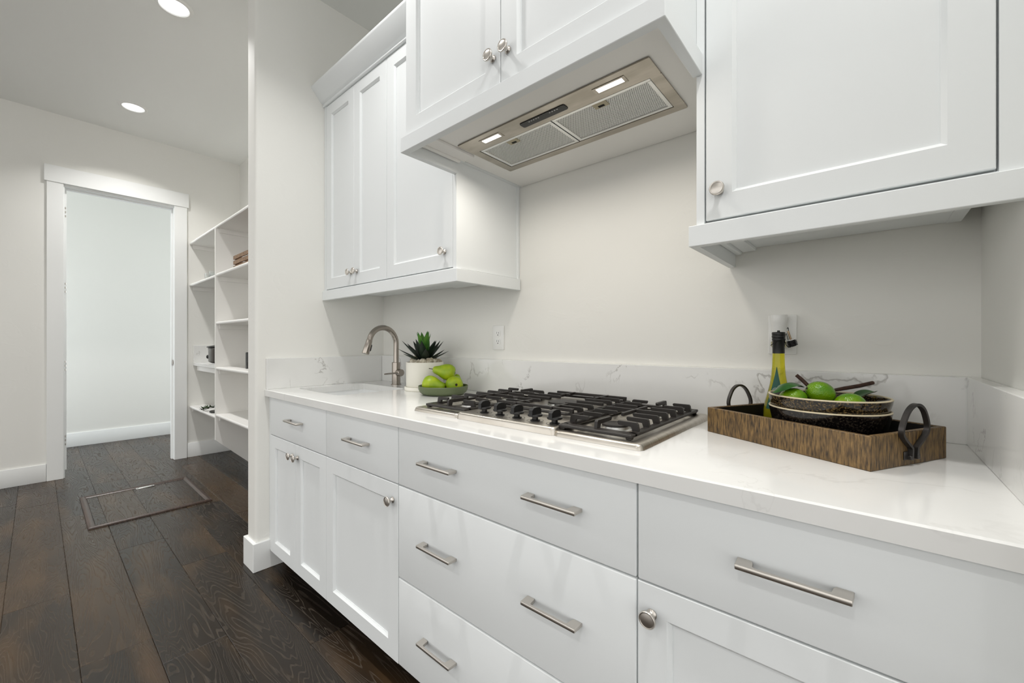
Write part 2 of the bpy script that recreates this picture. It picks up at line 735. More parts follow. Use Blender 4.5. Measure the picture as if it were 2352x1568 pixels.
# walls
struct('wall_back', G().box(XL - 0.115, XR + 0.12, YB, YB + 0.1, -0.012, ZC), 'wall_paint')
struct('wall_right', G().box(XR, XR + 0.12, 0.66, YB, -0.012, ZC), 'wall_paint')
struct('wall_partition', G().box(XW2, XW, YW, YB, -0.012, ZC, 0), 'wall_paint')
# rounded free end of the partition (bullnose corner)
wp = bpy.data.objects['wall_partition']
bm = bmesh.new()
bm.from_mesh(wp.data)
ed = [e for e in bm.edges if abs(e.verts[0].co.z - e.verts[1].co.z) > 1 and e.verts[0].co.y < 0]
bmesh.ops.bevel(bm, geom=ed, offset=0.016, segments=5, profile=0.5, affect='EDGES')
bm.to_mesh(wp.data)
bm.free()
wp.data.polygons.foreach_set('use_smooth', [True] * len(wp.data.polygons))
wp.data.set_sharp_from_angle(angle=R(40))

DY0, DY1, DZ = 0.137, 0.897, 2.475      # rough door opening
g = G()
g.box(XL - 0.115, XL, -1.3, DY0, -0.012, ZC)
g.box(XL - 0.115, XL, DY1, YB, -0.012, ZC)
g.box(XL - 0.115, XL, DY0, DY1, DZ, ZC)
struct('wall_left', g, 'wall_paint')
struct('wall_hall', G().box(-6.72, -6.6, -1.3, 3.1, -0.012, ZC), 'wall_paint')
struct('wall_hall_end', G().box(-6.6, XL - 0.115, 2.9, 3.0, -0.012, ZC), 'wall_paint')
struct('wall_hall_front', G().box(-6.6, XL - 0.115, -1.3, -1.2, -0.012, ZC), 'wall_paint')
struct('wall_hall_side', G().box(XL - 0.215, XL - 0.115, YB + 0.1, 2.9, -0.012, ZC), 'wall_paint')
struct('ceiling', G().box(-6.75, 2.6, -3.3, 3.2, ZC, ZC + 0.1), 'ceiling_paint')

# baseboards
BT = 0.014
BZ = 0.142


def base(name, x0, x1, y0, y1, z=BZ):
    return struct(name, G().box(x0, x1, y0, y1, 0, z, 0.0025, 2), 'trim_paint')


base('baseboard_left', XL, XL + BT, -1.3, 0.052)
base('baseboard_left', XL, XL + BT, 0.982, YB)
base('baseboard_hall', -6.6, -6.6 + BT, -1.2, 2.9, 0.15)
base('baseboard_back', XL + BT, XW2 - BT, YB - BT, YB)
g = G()
g.prism([(XW2 - BT, YB), (XW2 - BT, YW - BT), (XW + BT, YW - BT), (XW + BT, 0.842), (XW, 0.842), (XW, YW), (XW2, YW), (XW2, YB)], 0, BZ, bev=0.002)
struct('baseboard_partition', g, 'trim_paint')

# doorway
dr = bpy.data.objects.new('door_1', None)
COL.objects.link(dr)
dr.location = (XL, 0.517, 0)
WP['door_1'] = Vector(dr.location)
dr['kind'] = 'structure'
obj('casing', G().box(XL, XL + 0.019, 0.054, 0.149, 0, 2.474, 0.0015), 'trim_paint', dr)
obj('casing', G().box(XL, XL + 0.019, 0.880, 0.978, 0, 2.474, 0.0015), 'trim_paint', dr)
obj('head_casing', G().box(XL, XL + 0.026, 0.040, 0.992, 2.474, 2.610, 0.0015), 'trim_paint', dr)
obj('jamb', G().box(XL - 0.122, XL, DY0, 0.156, 0, 2.456, 0.001), 'trim_paint', dr)
obj('jamb', G().box(XL - 0.122, XL, 0.878, DY1, 0, 2.456, 0.001), 'trim_paint', dr)
obj('head_jamb', G().box(XL - 0.122, XL, DY0, DY1, 2.456, 2.475, 0.001), 'trim_paint', dr)
g = G()
g.box(XL - 0.085, XL - 0.045, 0.156, 0.168, 0.06, 2.456, 0.001)
obj('door_stop', g, 'trim_paint', dr)
g = G()
g.box(XL - 0.085, XL - 0.045, 0.866, 0.878, 0, 2.456, 0.001)
obj('door_stop', g, 'trim_paint', dr)
obj('door_stop', G().box(XL - 0.085, XL - 0.045, 0.168, 0.866, 2.444, 2.456, 0.001), 'trim_paint', dr)
for z in (2.20, 1.56, 0.90, 0.27):
    g = G()
    g.box(XL - 0.120, XL - 0.088, 0.156, 0.1585, z, z + 0.09, 0.0008)
    h = obj('hinge', g, 'nickel', dr, label='brushed nickel door hinge')
    for q in range(3):
        gg = G()
        zz = z + 0.003 + q * 0.034
        gg.lathe([(0, zz), (0.0062, zz), (0.0062, zz + 0.016), (0, zz + 0.016)], 10, Matrix.Translation((XL - 0.018, 0.1585, 0)))
        obj('knuckle', gg, 'nickel', h)
g = G()
g.box(XL - 0.060, XL - 0.018, 0.8765, 0.878, 0.915, 0.972, 0.0006)
g.box(XL - 0.020, XL - 0.008, 0.872, 0.8775, 0.928, 0.960, 0.002)
obj('strike_plate', g, 'faucet_steel', dr, label='dark metal strike plate')

# ------------------------------------------------------------------ recessed ceiling lights
lamp_pos = [(-4.51, 0.514, 'recessed round ceiling light above the doorway end of the pantry'),
            (-2.983, 0.512, 'recessed round ceiling light cut by the upper frame edge above the partition'),
            (-1.455, 0.512, 'recessed round ceiling light above the cooktop aisle'),
            (0.075, 0.512, 'recessed round ceiling light above the tray end of the aisle'),
            (-3.75, -1.25, 'recessed round ceiling light of the second row behind the view, pantry side'),
            (-1.95, -1.25, 'recessed round ceiling light of the second row behind the view, facing the sink'),
            (-0.15, -1.25, 'recessed round ceiling light of the second row behind the view, facing the cooktop'),
            (1.65, -1.25, 'recessed round ceiling light of the second row behind the view, past the side wall')]
first = None
cans = []
for x, y, lab in lamp_pos:
    if first is None:
        t = thing('ceiling_light', lab, 'light', (x, y, ZC), group='recessed ceiling lights')
        g = G()
        g.lathe([(0.066, -0.003), (0.070, -0.009), (0.082, -0.008), (0.088, -0.003), (0.089, 0.0)], 48)
        obj('trim_ring', g, 'white_plastic', t, local=True, center=False)
        g = G()
        g.lathe([(0.0, -0.0035), (0.067, -0.0035)], 48)
        obj('lens', g, 'light_lens', t, local=True, center=False)
        first = t
    else:
        t = dup(first, (x, y, ZC), label=lab)
    cans.append((t, x, y))
for t, x, y in cans:
    area_lamp('can_lamp', (0, 0, -0.012), (CAN_P if x < -2 else CAN_W) if y > 0 else CAN_B, 0.12, color=(1.0, 0.985, 0.965), parent=t, spread=122)
area_lamp('hall_fill_light', (-5.92, -1.17, 1.25), HALL_W, 1.25, 2.3, color=(0.88, 0.94, 1.0), rot=(R(90), 0, 0))  # unseen fill added at both closed hall ends to brighten its wall evenly
area_lamp('hall_fill_light', (-5.92, 2.87, 1.25), HALL_W, 1.25, 2.3, color=(0.88, 0.94, 1.0), rot=(R(-90), 0, 0))

# ------------------------------------------------------------------ cabinets
def knob_mesh():
    prof = [(0, 0), (0.0100, 0), (0.0100, 0.0022), (0.0070, 0.0045), (0.0052, 0.010), (0.0060, 0.0150), (0.0105, 0.0178),
            (0.0150, 0.0195), (0.0166, 0.0220), (0.0164, 0.0242), (0.0150, 0.0258), (0.0134, 0.0254), (0.0130, 0.0248), (0.0070, 0.0262), (0, 0.0266)]
    g = G().lathe(prof, 28, Matrix.Rotation(R(90), 4, 'X'))     # axis towards -y
    return finish('knob', g, 'nickel', 40)


KNOB = knob_mesh()


def pull_mesh(L=0.152):
    a, d, s = L / 2, 0.030, 0.0062
    poly = [(-a, 0), (-a + 0.0015, -d + 0.001), (-a + 0.0025, -d), (a - 0.0025, -d), (a - 0.0015, -d + 0.001), (a, 0), (a - 0.021, 0), (a - 0.024, -0.006),
            (a - 0.0245, -d + s + 0.003), (a - 0.0275, -d + s), (-a + 0.0275, -d + s), (-a + 0.0245, -d + s + 0.003), (-a + 0.024, -0.006), (-a + 0.021, 0)]
    g = G().prism(poly, -0.0041, 0.0041, bev=0.0007)
    return finish('pull_handle', g, 'nickel', 40)


PULL = pull_mesh()


def shaker(x0, x1, z0, z1, yf, t=0.02, fw=0.057):
    """framed door facing -y"""
    g = G()

    def rect(i, y):
        return g.ring([(x0 + i, y, z0 + i), (x1 - i, y, z0 + i), (x1 - i, y, z1 - i), (x0 + i, y, z1 - i)])
    rs = [rect(0, yf + t), rect(0, yf + 0.0015), rect(0.0015, yf), rect(fw, yf), rect(fw + 0.0015, yf + 0.002),
          rect(fw + 0.0075, yf + 0.0075), rect(fw + 0.0085, yf + 0.0075), rect(fw + 0.0085, yf + 0.0100)]
    g.skin(rs)
    g.cap(rs[0], True)
    g.cap(rs[-1])
    return g


def put_knob(door, x, z, y):
    inst('knob', KNOB, (x, y, z), door)


def put_pull(dw, x, z, y=YF):
    inst('pull_handle', PULL, (x, y, z), dw)


def base_cabinet(label, x0, x1, side_l=True):
    t = thing('base_cabinet', label, 'cabinet', ((x0 + x1) / 2, 1.1, 0), group='white base cabinets under the worktop')
    zb = 0.091
    g = G()
    th = 0.018
    g.box(x0 + 0.001, x0 + th, YF + 0.022, YB - 0.006, zb, 0.870)
    g.box(x1 - th, x1 - 0.001, YF + 0.022, YB - 0.006, zb, 0.870)
    g.box(x0 + th, x1 - th, YF + 0.022, YB - 0.006, zb, zb + th)
    g.box(x0 + th, x1 - th, YB - 0.016, YB - 0.006, zb + th, 0.870)
    obj('carcass', g, 'cabinet_paint', t)
    obj('toe_kick', G().box(x0 + 0.001, x1 - 0.001, 0.852, 0.866, 0, zb), 'matte_black', t, label='recessed toe kick with its shade painted in as black')  # black colour stands in for the shade under the cabinet
    return t


def drawer(t, x0, x1, z0, z1, pulls, zp):
    d = obj('drawer', G().box(x0 + 0.0017, x1 - 0.0017, YF, YF + 0.02, z0 + 0.0014, z1 - 0.0018, 0.0032, 3), 'cabinet_paint', t)
    for p in pulls:
        put_pull(d, p, zp)
    return d


def bdoor(t, x0, x1, z0, z1, kx):
    d = obj('door', shaker(x0 + 0.0014, x1 - 0.0014, z0, z1 - 0.0014, YF), 'cabinet_paint', t)
    put_knob(d, kx, 0.621, YF)
    return d


ZD = 0.678          # bottom of the upper drawer row
c1 = base_cabinet('white base cabinet with one drawer over two narrow panelled doors, beside the partition wall', -2.290, -1.678)
drawer(c1, -2.290, -1.678, ZD, 0.868, [-1.975], 0.781)
bdoor(c1, -2.290, -1.984, 0.091, ZD, -2.012)
bdoor(c1, -1.984, -1.678, 0.091, ZD, -1.956)
obj('filler_strip', G().box(XW + 0.001, -2.2915, YF + 0.004, YF + 0.022, 0.091, 0.870, 0.001), 'cabinet_paint', c1)
c2 = base_cabinet('white base cabinet with a drawer over one wide panelled door, left of the cooktop', -1.678, -1.166)
drawer(c2, -1.678, -1.166, ZD, 0.868, [-1.418], 0.781)
bdoor(c2, -1.678, -1.166, 0.091, ZD, -1.197)
c3 = base_cabinet('white base cabinet of three wide drawers with two pulls each, under the cooktop', -1.166, -0.347)
drawer(c3, -1.166, -0.347, ZD, 0.868, [-0.955, -0.547], 0.779)
drawer(c3, -1.166, -0.347, 0.3765, ZD, [-0.955, -0.547], 0.531)
drawer(c3, -1.166, -0.347, 0.091, 0.3765, [-0.955, -0.547], 0.238)
c4 = base_cabinet('white base cabinet with one drawer over a panelled door, under the wooden tray', -0.347, 0.172)
drawer(c4, -0.347, 0.172, ZD, 0.868, [-0.093], 0.778)
bdoor(c4, -0.347, 0.172, 0.091, ZD, -0.317)
obj('filler_strip', G().box(0.1735, XR - 0.001, YF + 0.004, YF + 0.022, 0.091, 0.870, 0.001), 'cabinet_paint', c4)


def crown(g, x0, x1, yf, left_open=True):
    prof = [(yf + 0.005, 2.457), (yf - 0.010, 2.457), (yf - 0.0135, 2.4605), (yf - 0.0135, 2.465), (yf - 0.010, 2.468), (yf - 0.010, 2.474), (yf - 0.020, 2.478), (yf - 0.023, 2.481),
            (yf - 0.071, 2.536), (yf - 0.073, 2.541), (yf - 0.073, 2.549), (yf + 0.005, 2.549)]
    a = g.ring([(x0, y, z) for y, z in prof])
    b = g.ring([(x1, y, z) for y, z in prof])
    g.skin([a, b])
    g.cap(a)
    g.cap(b, True)
    return g


# wall cabinet by the partition
X0, X1 = -2.316, -1.204
u1 = thing('wall_cabinet', 'white wall cabinet with three tall panelled doors and a sloped crown, above the sink', 'cabinet', ((X0 + X1) / 2, 1.25, 1.377))
g = G()
g.box(X0, X0 + 0.018, YU + 0.022, YB - 0.001, 1.431, 2.46)
g.box(X1 - 0.018, X1, YU + 0.022, YB - 0.001, 1.431, 2.46)
g.box(X0 + 0.018, X1 - 0.018, YU + 0.022, YB - 0.001, 1.431, 1.449)
g.box(X0 + 0.018, X1 - 0.018, YU + 0.022, YB - 0.001, 2.442, 2.46)
obj('carcass', g, 'cabinet_paint', u1)
g = G()
g.box(X0, -2.2925, YU - 0.002, YU + 0.022, 1.427, 2.463)
g.box(-1.2235, X1, YU - 0.002, YU + 0.022, 1.427, 2.463)
g.box(-2.2925, -1.2235, YU + 0.001, YU + 0.022, 1.427, 1.4335)
obj('face_frame', g, 'cabinet_paint', u1)
for a, b, kx in ((-2.2905, -1.9875, -2.058 + 0.043), (-1.9865, -1.689, -1.957), (-1.6865, -1.2255, -1.274)):
    d = obj('door', shaker(a, b, 1.4365, 2.455, YU - 0.002), 'cabinet_paint', u1)
    put_knob(d, kx, 1.502, YU - 0.002)


def rail_L(x0, x1, y0, z0, z1, left, right, y_back, th=0.02):
    """light rail along the front, with returns towards the wall"""
    g = G()
    poly = [(x0, y0), (x1, y0)]
    if right:
        poly += [(x1, y_back), (x1 - th, y_back), (x1 - th, y0 + th)]
    else:
        poly += [(x1, y0 + th)]
    if left:
        poly += [(x0 + th, y0 + th), (x0 + th, y_back), (x0, y_back)]
    else:
        poly += [(x0, y0 + th)]
    g.prism(poly, z0, z1, bev=0.0012)
    return g


obj('light_rail', rail_L(XW + 0.001, -1.190, 1.049, 1.377, 1.427, False, True, YB - 0.006), 'cabinet_paint', u1)
obj('crown_moulding', crown(G(), XW + 0.001, X1, YU), 'cabinet_paint', u1)
obj('scribe_strip', G().box(X1 - 0.002, X1 + 0.006, YB - 0.016, YB - 0.001, 1.4275, 1.846, 0.001), 'cabinet_paint', u1)
g = G()
g.box(-1.62, -1.212, 1.10, YB - 0.01, 1.423, 1.431, 0.001)
obj('bottom_batten', g, 'cabinet_paint', u1)

# hood cabinet
HX_0, HX_1 = -1.2035, -0.322
hc = thing('hood_cabinet', 'white deep wall cabinet with two doors that boxes in the range hood', 'cabinet', ((HX_0 + HX_1) / 2, 1.1, 1.792))
g = G()
g.box(HX_0, HX_0 + 0.018, 0.851, YB - 0.001, 1.842, 2.46)
g.box(HX_1 - 0.018, HX_1, 0.851, YB - 0.001, 1.842, 2.46)
g.box(HX_0 + 0.018, HX_1 - 0.018, 0.851, 0.869, 1.8585, 1.8700)
g.box(HX_0 + 0.018, HX_1 - 0.018, 0.869, YB - 0.001, 2.442, 2.46)
obj('carcass', g, 'cabinet_paint', hc)
g = G()
sx0, sx1, sy0, sy1 = HX_0 + 0.019, HX_1 - 0.019, 0.870, YB - 0.002
ox0, ox1, oy0, oy1 = -1.082, -0.434, 1.053, 1.242
o_ = g.ring([(sx0, sy0, 1.843), (sx1, sy0, 1.843), (sx1, sy1, 1.843), (sx0, sy1, 1.843)])
i_ = g.ring([(ox0, oy0, 1.843), (ox1, oy0, 1.843), (ox1, oy1, 1.843), (ox0, oy1, 1.843)])
i2 = g.ring([(ox0, oy0, 1.858), (ox1, oy0, 1.858), (ox1, oy1, 1.858), (ox0, oy1, 1.858)])
o2 = g.ring([(sx0, sy0, 1.858), (sx1, sy0, 1.858), (sx1, sy1, 1.858), (sx0, sy1, 1.858)])
g.skin([o_, i_, i2, o2, o_])
obj('soffit_panel', g, 'shelf_paint', hc)
for a, b, kx in ((-1.2025, -0.7635, -0.790), (-0.7615, -0.3235, -0.735)):
    d = obj('door', shaker(a, b, 1.8445, 2.460, 0.830), 'cabinet_paint', hc)
    put_knob(d, kx, 1.928, 0.830)
obj('light_rail', rail_L(-1.217, -0.3075, 0.818, 1.792, 1.8425, True, True, 1.0595, 0.022), 'cabinet_paint', hc)
obj('crown_moulding', crown(G(), HX_0, HX_1, 0.832), 'cabinet_paint', hc)
g = G()
g.box(-1.188, -1.176, 0.842, 1.058, 1.826, 1.842, 0.003, 2)
obj('batten', g, 'shelf_paint', hc)
obj('batten', G().box(-1.1755, -1.120, 0.842, 1.075, 1.834, 1.8425, 0.001), 'shelf_paint', hc)
obj('batten', G().box(-0.352, -0.331, 0.842, 1.058, 1.836, 1.8425, 0.001), 'shelf_paint', hc)

# wall cabinet above the tray
u2 = thing('wall_cabinet', 'white wall cabinet with one wide panelled door, above the wooden tray', 'cabinet', (-0.065, 1.25, 1.377))
X0, X1 = -0.3215, XR - 0.001
XC = 0.1635
g = G()
g.box(X0, X0 + 0.018, YU + 0.022, YB - 0.001, 1.431, 2.46)
g.box(XC - 0.018, XC, YU + 0.022, YB - 0.001, 1.431, 2.46)
g.box(X0 + 0.018, XC - 0.018, YU + 0.022, YB - 0.001, 1.431, 1.449)
g.box(X0 + 0.018, XC - 0.018, YU + 0.022, YB - 0.001, 2.442, 2.46)
obj('carcass', g, 'cabinet_paint', u2)
g = G()
g.box(X0, -0.3035, YU - 0.002, YU + 0.022, 1.427, 2.463)
g.box(0.1635, X1, YU - 0.002, YU + 0.022, 1.427, 2.463)
g.box(-0.3035, 0.1635, YU + 0.004, YU + 0.022, 1.427, 1.4325)
obj('face_frame', g, 'cabinet_paint', u2)
d = obj('door', shaker(-0.300, 0.1605, 1.4365, 2.455, YU - 0.002), 'cabinet_paint', u2)
put_knob(d, -0.270, 1.502, YU - 0.002)
obj('light_rail', rail_L(-0.337, XR - 0.001, 1.049, 1.377, 1.427, True, False, YB - 0.006), 'cabinet_paint', u2)
obj('crown_moulding', crown(G(), X0, XR - 0.001, YU), 'cabinet_paint', u2)
obj('bottom_batten', G().box(-0.316, -0.298, 1.075, YB - 0.008, 1.413, 1.431, 0.004, 2), 'cabinet_paint', u2)
obj('bottom_batten', G().box(-0.2975, -0.262, 1.075, YB - 0.004, 1.421, 1.431, 0.001), 'cabinet_paint', u2)
obj('bottom_batten', G().box(0.138, 0.1625, 1.075, YB - 0.004, 1.4288, 1.431, 0.0005), 'cabinet_paint', u2)

# ------------------------------------------------------------------ worktop with sink cut-out
def rrect(x0, x1, y0, y1, r, n=6):
    pts = []
    for cx, cy, a0 in ((x1 - r, y1 - r, 0), (x0 + r, y1 - r, 90), (x0 + r, y0 + r, 180), (x1 - r, y0 + r, 270)):
        for i in range(n + 1):
            a = R(a0 + 90 * i / n)
            pts.append((cx + r * math.cos(a), cy + r * math.sin(a)))
    return pts


def worktop(x0, x1, y0, y1, z0, z1, hole):
    g = G()
    bm = g.bm
    c = 0.003
    out = [(x0, y0), (x1, y0), (x1, y1), (x0, y1)]
    oin = [(x0, y0 + c), (x1, y0 + c), (x1, y1), (x0, y1)]
    rb = g.ring([(x, y, z0) for x, y in out])
    rm = g.ring([(x, y, z1 - c) for x, y in out])
    rt = g.ring([(x, y, z1) for x, y in oin])
    g.skin([rb, rm, rt])
    ht = g.ring([(x, y, z1) for x, y in hole])
    hb = g.ring([(x, y, z0) for x, y in hole])
    g.skin([ht, hb])
    for A, B in ((rt, ht), (rb, hb)):
        es = []
        for rg in (A, B):
            for i in range(len(rg)):
                e = bm.edges.get((rg[i], rg[(i + 1) % len(rg)]))
                es.append(e)
        bmesh.ops.triangle_fill(bm, use_beauty=True, use_dissolve=False, edges=es)
    return g


SX0, SX1, SY0, SY1 = -2.235, -1.800, 0.884, 1.245
wt = obj('worktop', worktop(XW + 0.001, XR - 0.001, 0.757, YB - 0.001, 0.872, ZT, rrect(SX0, SX1, SY0, SY1, 0.03)), 'quartz_top', smooth=25)
tag(wt, 'long white quartz worktop with faint veins, running from the partition to the side wall', 'worktop')
ST = 1.062
sp = obj('backsplash', G().box(XW + 0.0005, XW + 0.0175, 0.762, YB - 0.023, ZT, ST, 0.0015), 'quartz_splash')
tag(sp, 'short white quartz upstand on the partition wall beside the sink', 'backsplash', 'quartz upstands around the worktop')
sp = obj('backsplash', G().box(XW + 0.001, XR - 0.001, YB - 0.022, YB - 0.0005, ZT, ST, 0.0015), 'quartz_splash')
tag(sp, 'long white veined quartz upstand along the wall behind the cooktop', 'backsplash', 'quartz upstands around the worktop')
sp = obj('backsplash', G().box(XR - 0.025, XR - 0.0005, 0.762, YB - 0.023, ZT, ST, 0.0015), 'quartz_splash')
tag(sp, 'white quartz upstand on the side wall at the tray end', 'backsplash', 'quartz upstands around the worktop')

# sink
g = G()
rs = [[(x, y, 0.8715) for x, y in rrect(SX0 - 0.02, SX1 + 0.02, SY0 - 0.02, SY1 + 0.02, 0.04)],
      [(x, y, 0.8715) for x, y in rrect(SX0 - 0.003, SX1 + 0.003, SY0 - 0.003, SY1 + 0.003, 0.033)],
      [(x, y, 0.72) for x, y in rrect(SX0 + 0.006, SX1 - 0.006, SY0 + 0.006, SY1 - 0.006, 0.03)],
      [(x, y, 0.70) for x, y in rrect(SX0 + 0.03, SX1 - 0.03, SY0 + 0.03, SY1 - 0.03, 0.02)],
      [(x, y, 0.695) for x, y in rrect(SX0 + 0.19, SX1 - 0.19, SY0 + 0.15, SY1 - 0.15, 0.02)]]
rs = [g.ring(r) for r in rs]
g.skin(rs)
g.cap(rs[-1])
tag(obj('sink', g, 'sink_white', smooth=50), 'white undermount sink sunk in the worktop below the faucet', 'sink')

# ------------------------------------------------------------------ range hood
rh = thing('range_hood', 'stainless built-in range hood with two mesh filters and two lamps under the cabinet', 'range hood', (-0.758, 1.12, 1.842))
ZH = 1.8425
g = G()


def plate_hole(g, outer, holes_x, hy0, hy1, z0, z1):
    pass


hx0, hx1, hy0, hy1 = -1.108, -0.408, 0.980, 1.266
fx0, fxm, fx1, fy0, fy1 = -1.076, -0.7605, -0.4385, 1.059, 1.2365
# plate as four strips around the filter opening, mitre-free single mesh
g.prism(rrect(hx0, hx1, hy0, fy0, 0.004, 2), ZH - 0.004, ZH, bev=0.0006)
g.prism(rrect(hx0, hx1, fy1, hy1, 0.004, 2), ZH - 0.004, ZH, bev=0.0006)
g.box(hx0, fx0, fy0 - 0.0005, fy1 + 0.0005, ZH - 0.004, ZH)
g.box(fx1, hx1, fy0 - 0.0005, fy1 + 0.0005, ZH - 0.004, ZH)
obj('face_plate', g, 'hood_steel', rh)
obj('housing', G().box(fx0 - 0.002, fx1 + 0.002, fy0 - 0.002, fy1 + 0.002, ZH + 0.0165, ZH + 0.05), 'matte_black', rh)
for a, b in ((fx0 + 0.002, fxm - 0.002), (fxm + 0.002, fx1 - 0.002)):
    g = G()
    y0, y1, fwid = fy0 + 0.002, fy1 - 0.002, 0.011
    g.box(a, b, y0, y0 + fwid, ZH - 0.003, ZH + 0.006, 0.0008)
    g.box(a, b, y1 - fwid, y1, ZH - 0.003, ZH + 0.006, 0.0008)
    g.box(a, a + fwid, y0 + fwid, y1 - fwid, ZH - 0.003, ZH + 0.006, 0.0008)
    g.box(b - fwid, b, y0 + fwid, y1 - fwid, ZH - 0.003, ZH + 0.006, 0.0008)
    f = obj('filter', g, 'burner_aluminium', rh, label='aluminium grease filter')
    obj('filter_mesh', G().box(a + fwid, b - fwid, y0 + fwid, y1 - fwid, ZH, ZH + 0.003), 'filter_mesh', f)
    cx = (a + b) / 2 + (0.0 if a > -0.8 else -0.02)
    g = G()
    g.box(cx - 0.022, cx + 0.022, y0 + fwid - 0.001, y0 + fwid + 0.030, ZH - 0.002, ZH + 0.001, 0.0008)
    lt = obj('latch', g, 'clip_yellow', f, label='tan filter latch')
    obj('latch_slot', G().box(cx - 0.009, cx + 0.010, y0 + fwid + 0.016, y0 + fwid + 0.025, ZH - 0.0028, ZH - 0.0015), 'matte_black', f)
for a, b in ((-1.014, -0.938), (-0.571, -0.494)):
    g = G()
    ya, yb = 1.008, 1.0275
    g.box(a - 0.009, b + 0.009, ya - 0.006, ya, ZH - 0.0055, ZH - 0.0035, 0.0004)
    g.box(a - 0.009, b + 0.009, yb, yb + 0.006, ZH - 0.0055, ZH - 0.0035, 0.0004)
    g.box(a - 0.009, a, ya, yb, ZH - 0.0055, ZH - 0.0035, 0.0004)
    g.box(b, b + 0.009, ya, yb, ZH - 0.0055, ZH - 0.0035, 0.0004)
    lp = obj('lamp', g, 'hood_steel', rh)
    obj('lens', G().box(a, b, ya, yb, ZH - 0.0050, ZH - 0.0042), 'hood_lens', lp)
    area_lamp('hood_lamp', Vector(((a + b) / 2, (ya + yb) / 2, ZH - 0.012)) - WP[rh.name], HOOD_W, b - a, yb - ya, color=(1.0, 0.93, 0.83), parent=rh, spread=165)
g = G()
g.prism(rrect(-0.846, -0.676, 1.008, 1.036, 0.006, 3), ZH - 0.0062, ZH - 0.0038, bev=0.0005)
cp = obj('control_panel', g, 'black_plastic', rh, label='black touch control strip')
g = G()
for x in (-0.812, -0.803, -0.794, -0.785, -0.776, -0.733, -0.724, -0.715, -0.706):
    g.box(x, x + 0.0045, 1.014, 1.0165, ZH - 0.0066, ZH - 0.0061)
km = obj('key_marks', g, 'print_white', cp)
km['kind'] = 'stuff'

# ------------------------------------------------------------------ cooktop
ct = thing('cooktop', 'five burner stainless gas cooktop with black cast iron grates and front knobs', 'cooktop', (-0.79, 1.12, ZT))


def pan(x0, x1, y0, y1, z1, rim=0.030, dep=0.005, name='pan'):
    g = G()

    def rr(i, z, r):
        return g.ring([(x, y, z) for x, y in rrect(x0 + i, x1 - i, y0 + i, y1 - i, max(r, 0.001), 4)])
    rs = [rr(0, ZT + 0.0003, 0.016), rr(0.0015, z1 - 0.007, 0.0155), rr(0.004, z1 - 0.002, 0.014), rr(0.009, z1, 0.012)]
    if dep:
        rs += [rr(rim, z1 - 0.0005, 0.012), rr(rim + 0.006, z1 - dep, 0.010)]
    g.skin(rs)
    g.cap(rs[-1])
    return g


CX0, CX1, CY0, CY1 = -1.208, -0.375, 0.862, 1.385
PXL, PXR = -0.982, -0.606
obj('side_pan', pan(CX0, PXL + 0.006, CY0, CY1, ZT + 0.0135, dep=0.006), 'hob_steel', ct, smooth=50)
obj('side_pan', pan(PXR - 0.006, CX1, CY0, CY1, ZT + 0.0135, dep=0.006), 'hob_steel', ct, smooth=50)
obj('centre_pan', pan(PXL, PXR, CY0 - 0.003, CY1, ZT + 0.021, dep=0), 'hob_steel', ct, smooth=50)


def burner(x, y, z, r):
    g = G()
    g.lathe([(0, z), (r * 1.32, z), (r * 1.30, z + 0.003), (r * 1.05, z + 0.005), (r * 1.02, z + 0.011), (0, z + 0.011)], 28, Matrix.Translation((x, y, 0)))
    b = obj('burner', g, 'burner_aluminium', ct, label='bright aluminium gas burner')
    g = G()
    g.lathe([(0, z + 0.0112), (r * 1.02, z + 0.0112), (r, z + 0.016), (r * 0.9, z + 0.0172), (0, z + 0.0175)], 28, Matrix.Translation((x, y, 0)))
    obj('burner_cap', g, 'cast_iron', b)


ZP = ZT + 0.0076
gl = (-1.166, -0.968)
gr = (-0.611, -0.409)
gc = (-0.945, -0.634)
xl, xr, xc = sum(gl) / 2, sum(gr) / 2, sum(gc) / 2
burner(xl, 1.005, ZP, 0.030)
burner(xl, 1.245, ZP, 0.036)
burner(xr, 1.005, ZP, 0.034)
burner(xr, 1.245, ZP, 0.030)
burner(xc, 1.175, ZT + 0.021, 0.050)
for x in (-0.901, -0.8355, -0.769, -0.703, -0.637):
    z = ZT + 0.0212
    T = Matrix.Translation((x, 0.908, 0))
    g = G()
    g.lathe([(0, z), (0.014, z), (0.014, z + 0.002), (0.0085, z + 0.0035), (0.0085, z + 0.010), (0.0195, z + 0.012), (0.021, z + 0.014), (0.0205, z + 0.0175), (0.018, z + 0.019), (0, z + 0.019)], 24, T)
    kb = obj('control_knob', g, 'black_plastic', ct)
    g = G()
    prof = [(-0.021, z + 0.013), (0.021, z + 0.013), (0.0205, z + 0.030), (0.012, z + 0.036), (0, z + 0.0375), (-0.012, z + 0.036), (-0.0205, z + 0.030)]
    a = g.ring([(x - 0.006, 0.908 + u, v) for u, v in prof])
    b = g.ring([(x + 0.006, 0.908 + u, v) for u, v in prof])
    g.skin([a, b])
    g.cap(a)
    g.cap(b)
    obj('knob_grip', g, 'black_plastic', kb, smooth=20)
    g = G()
    g.lathe([(0.0225, z + 0.0003), (0.0235, z + 0.0003)], 28, T)
    obj('dial_ring', g, 'print_black', kb)
g = G()
for i in range(4):
    x = -0.830 + i * 0.010
    g.box(x, x + 0.006, 0.8745, 0.877, ZT + 0.0211, ZT + 0.0214)
dm = obj('dial_marks', g, 'print_black', ct)
dm['kind'] = 'stuff'

ZF0, ZF1, ZFT = ZT + 0.0190, ZT + 0.0270, ZT + 0.0465


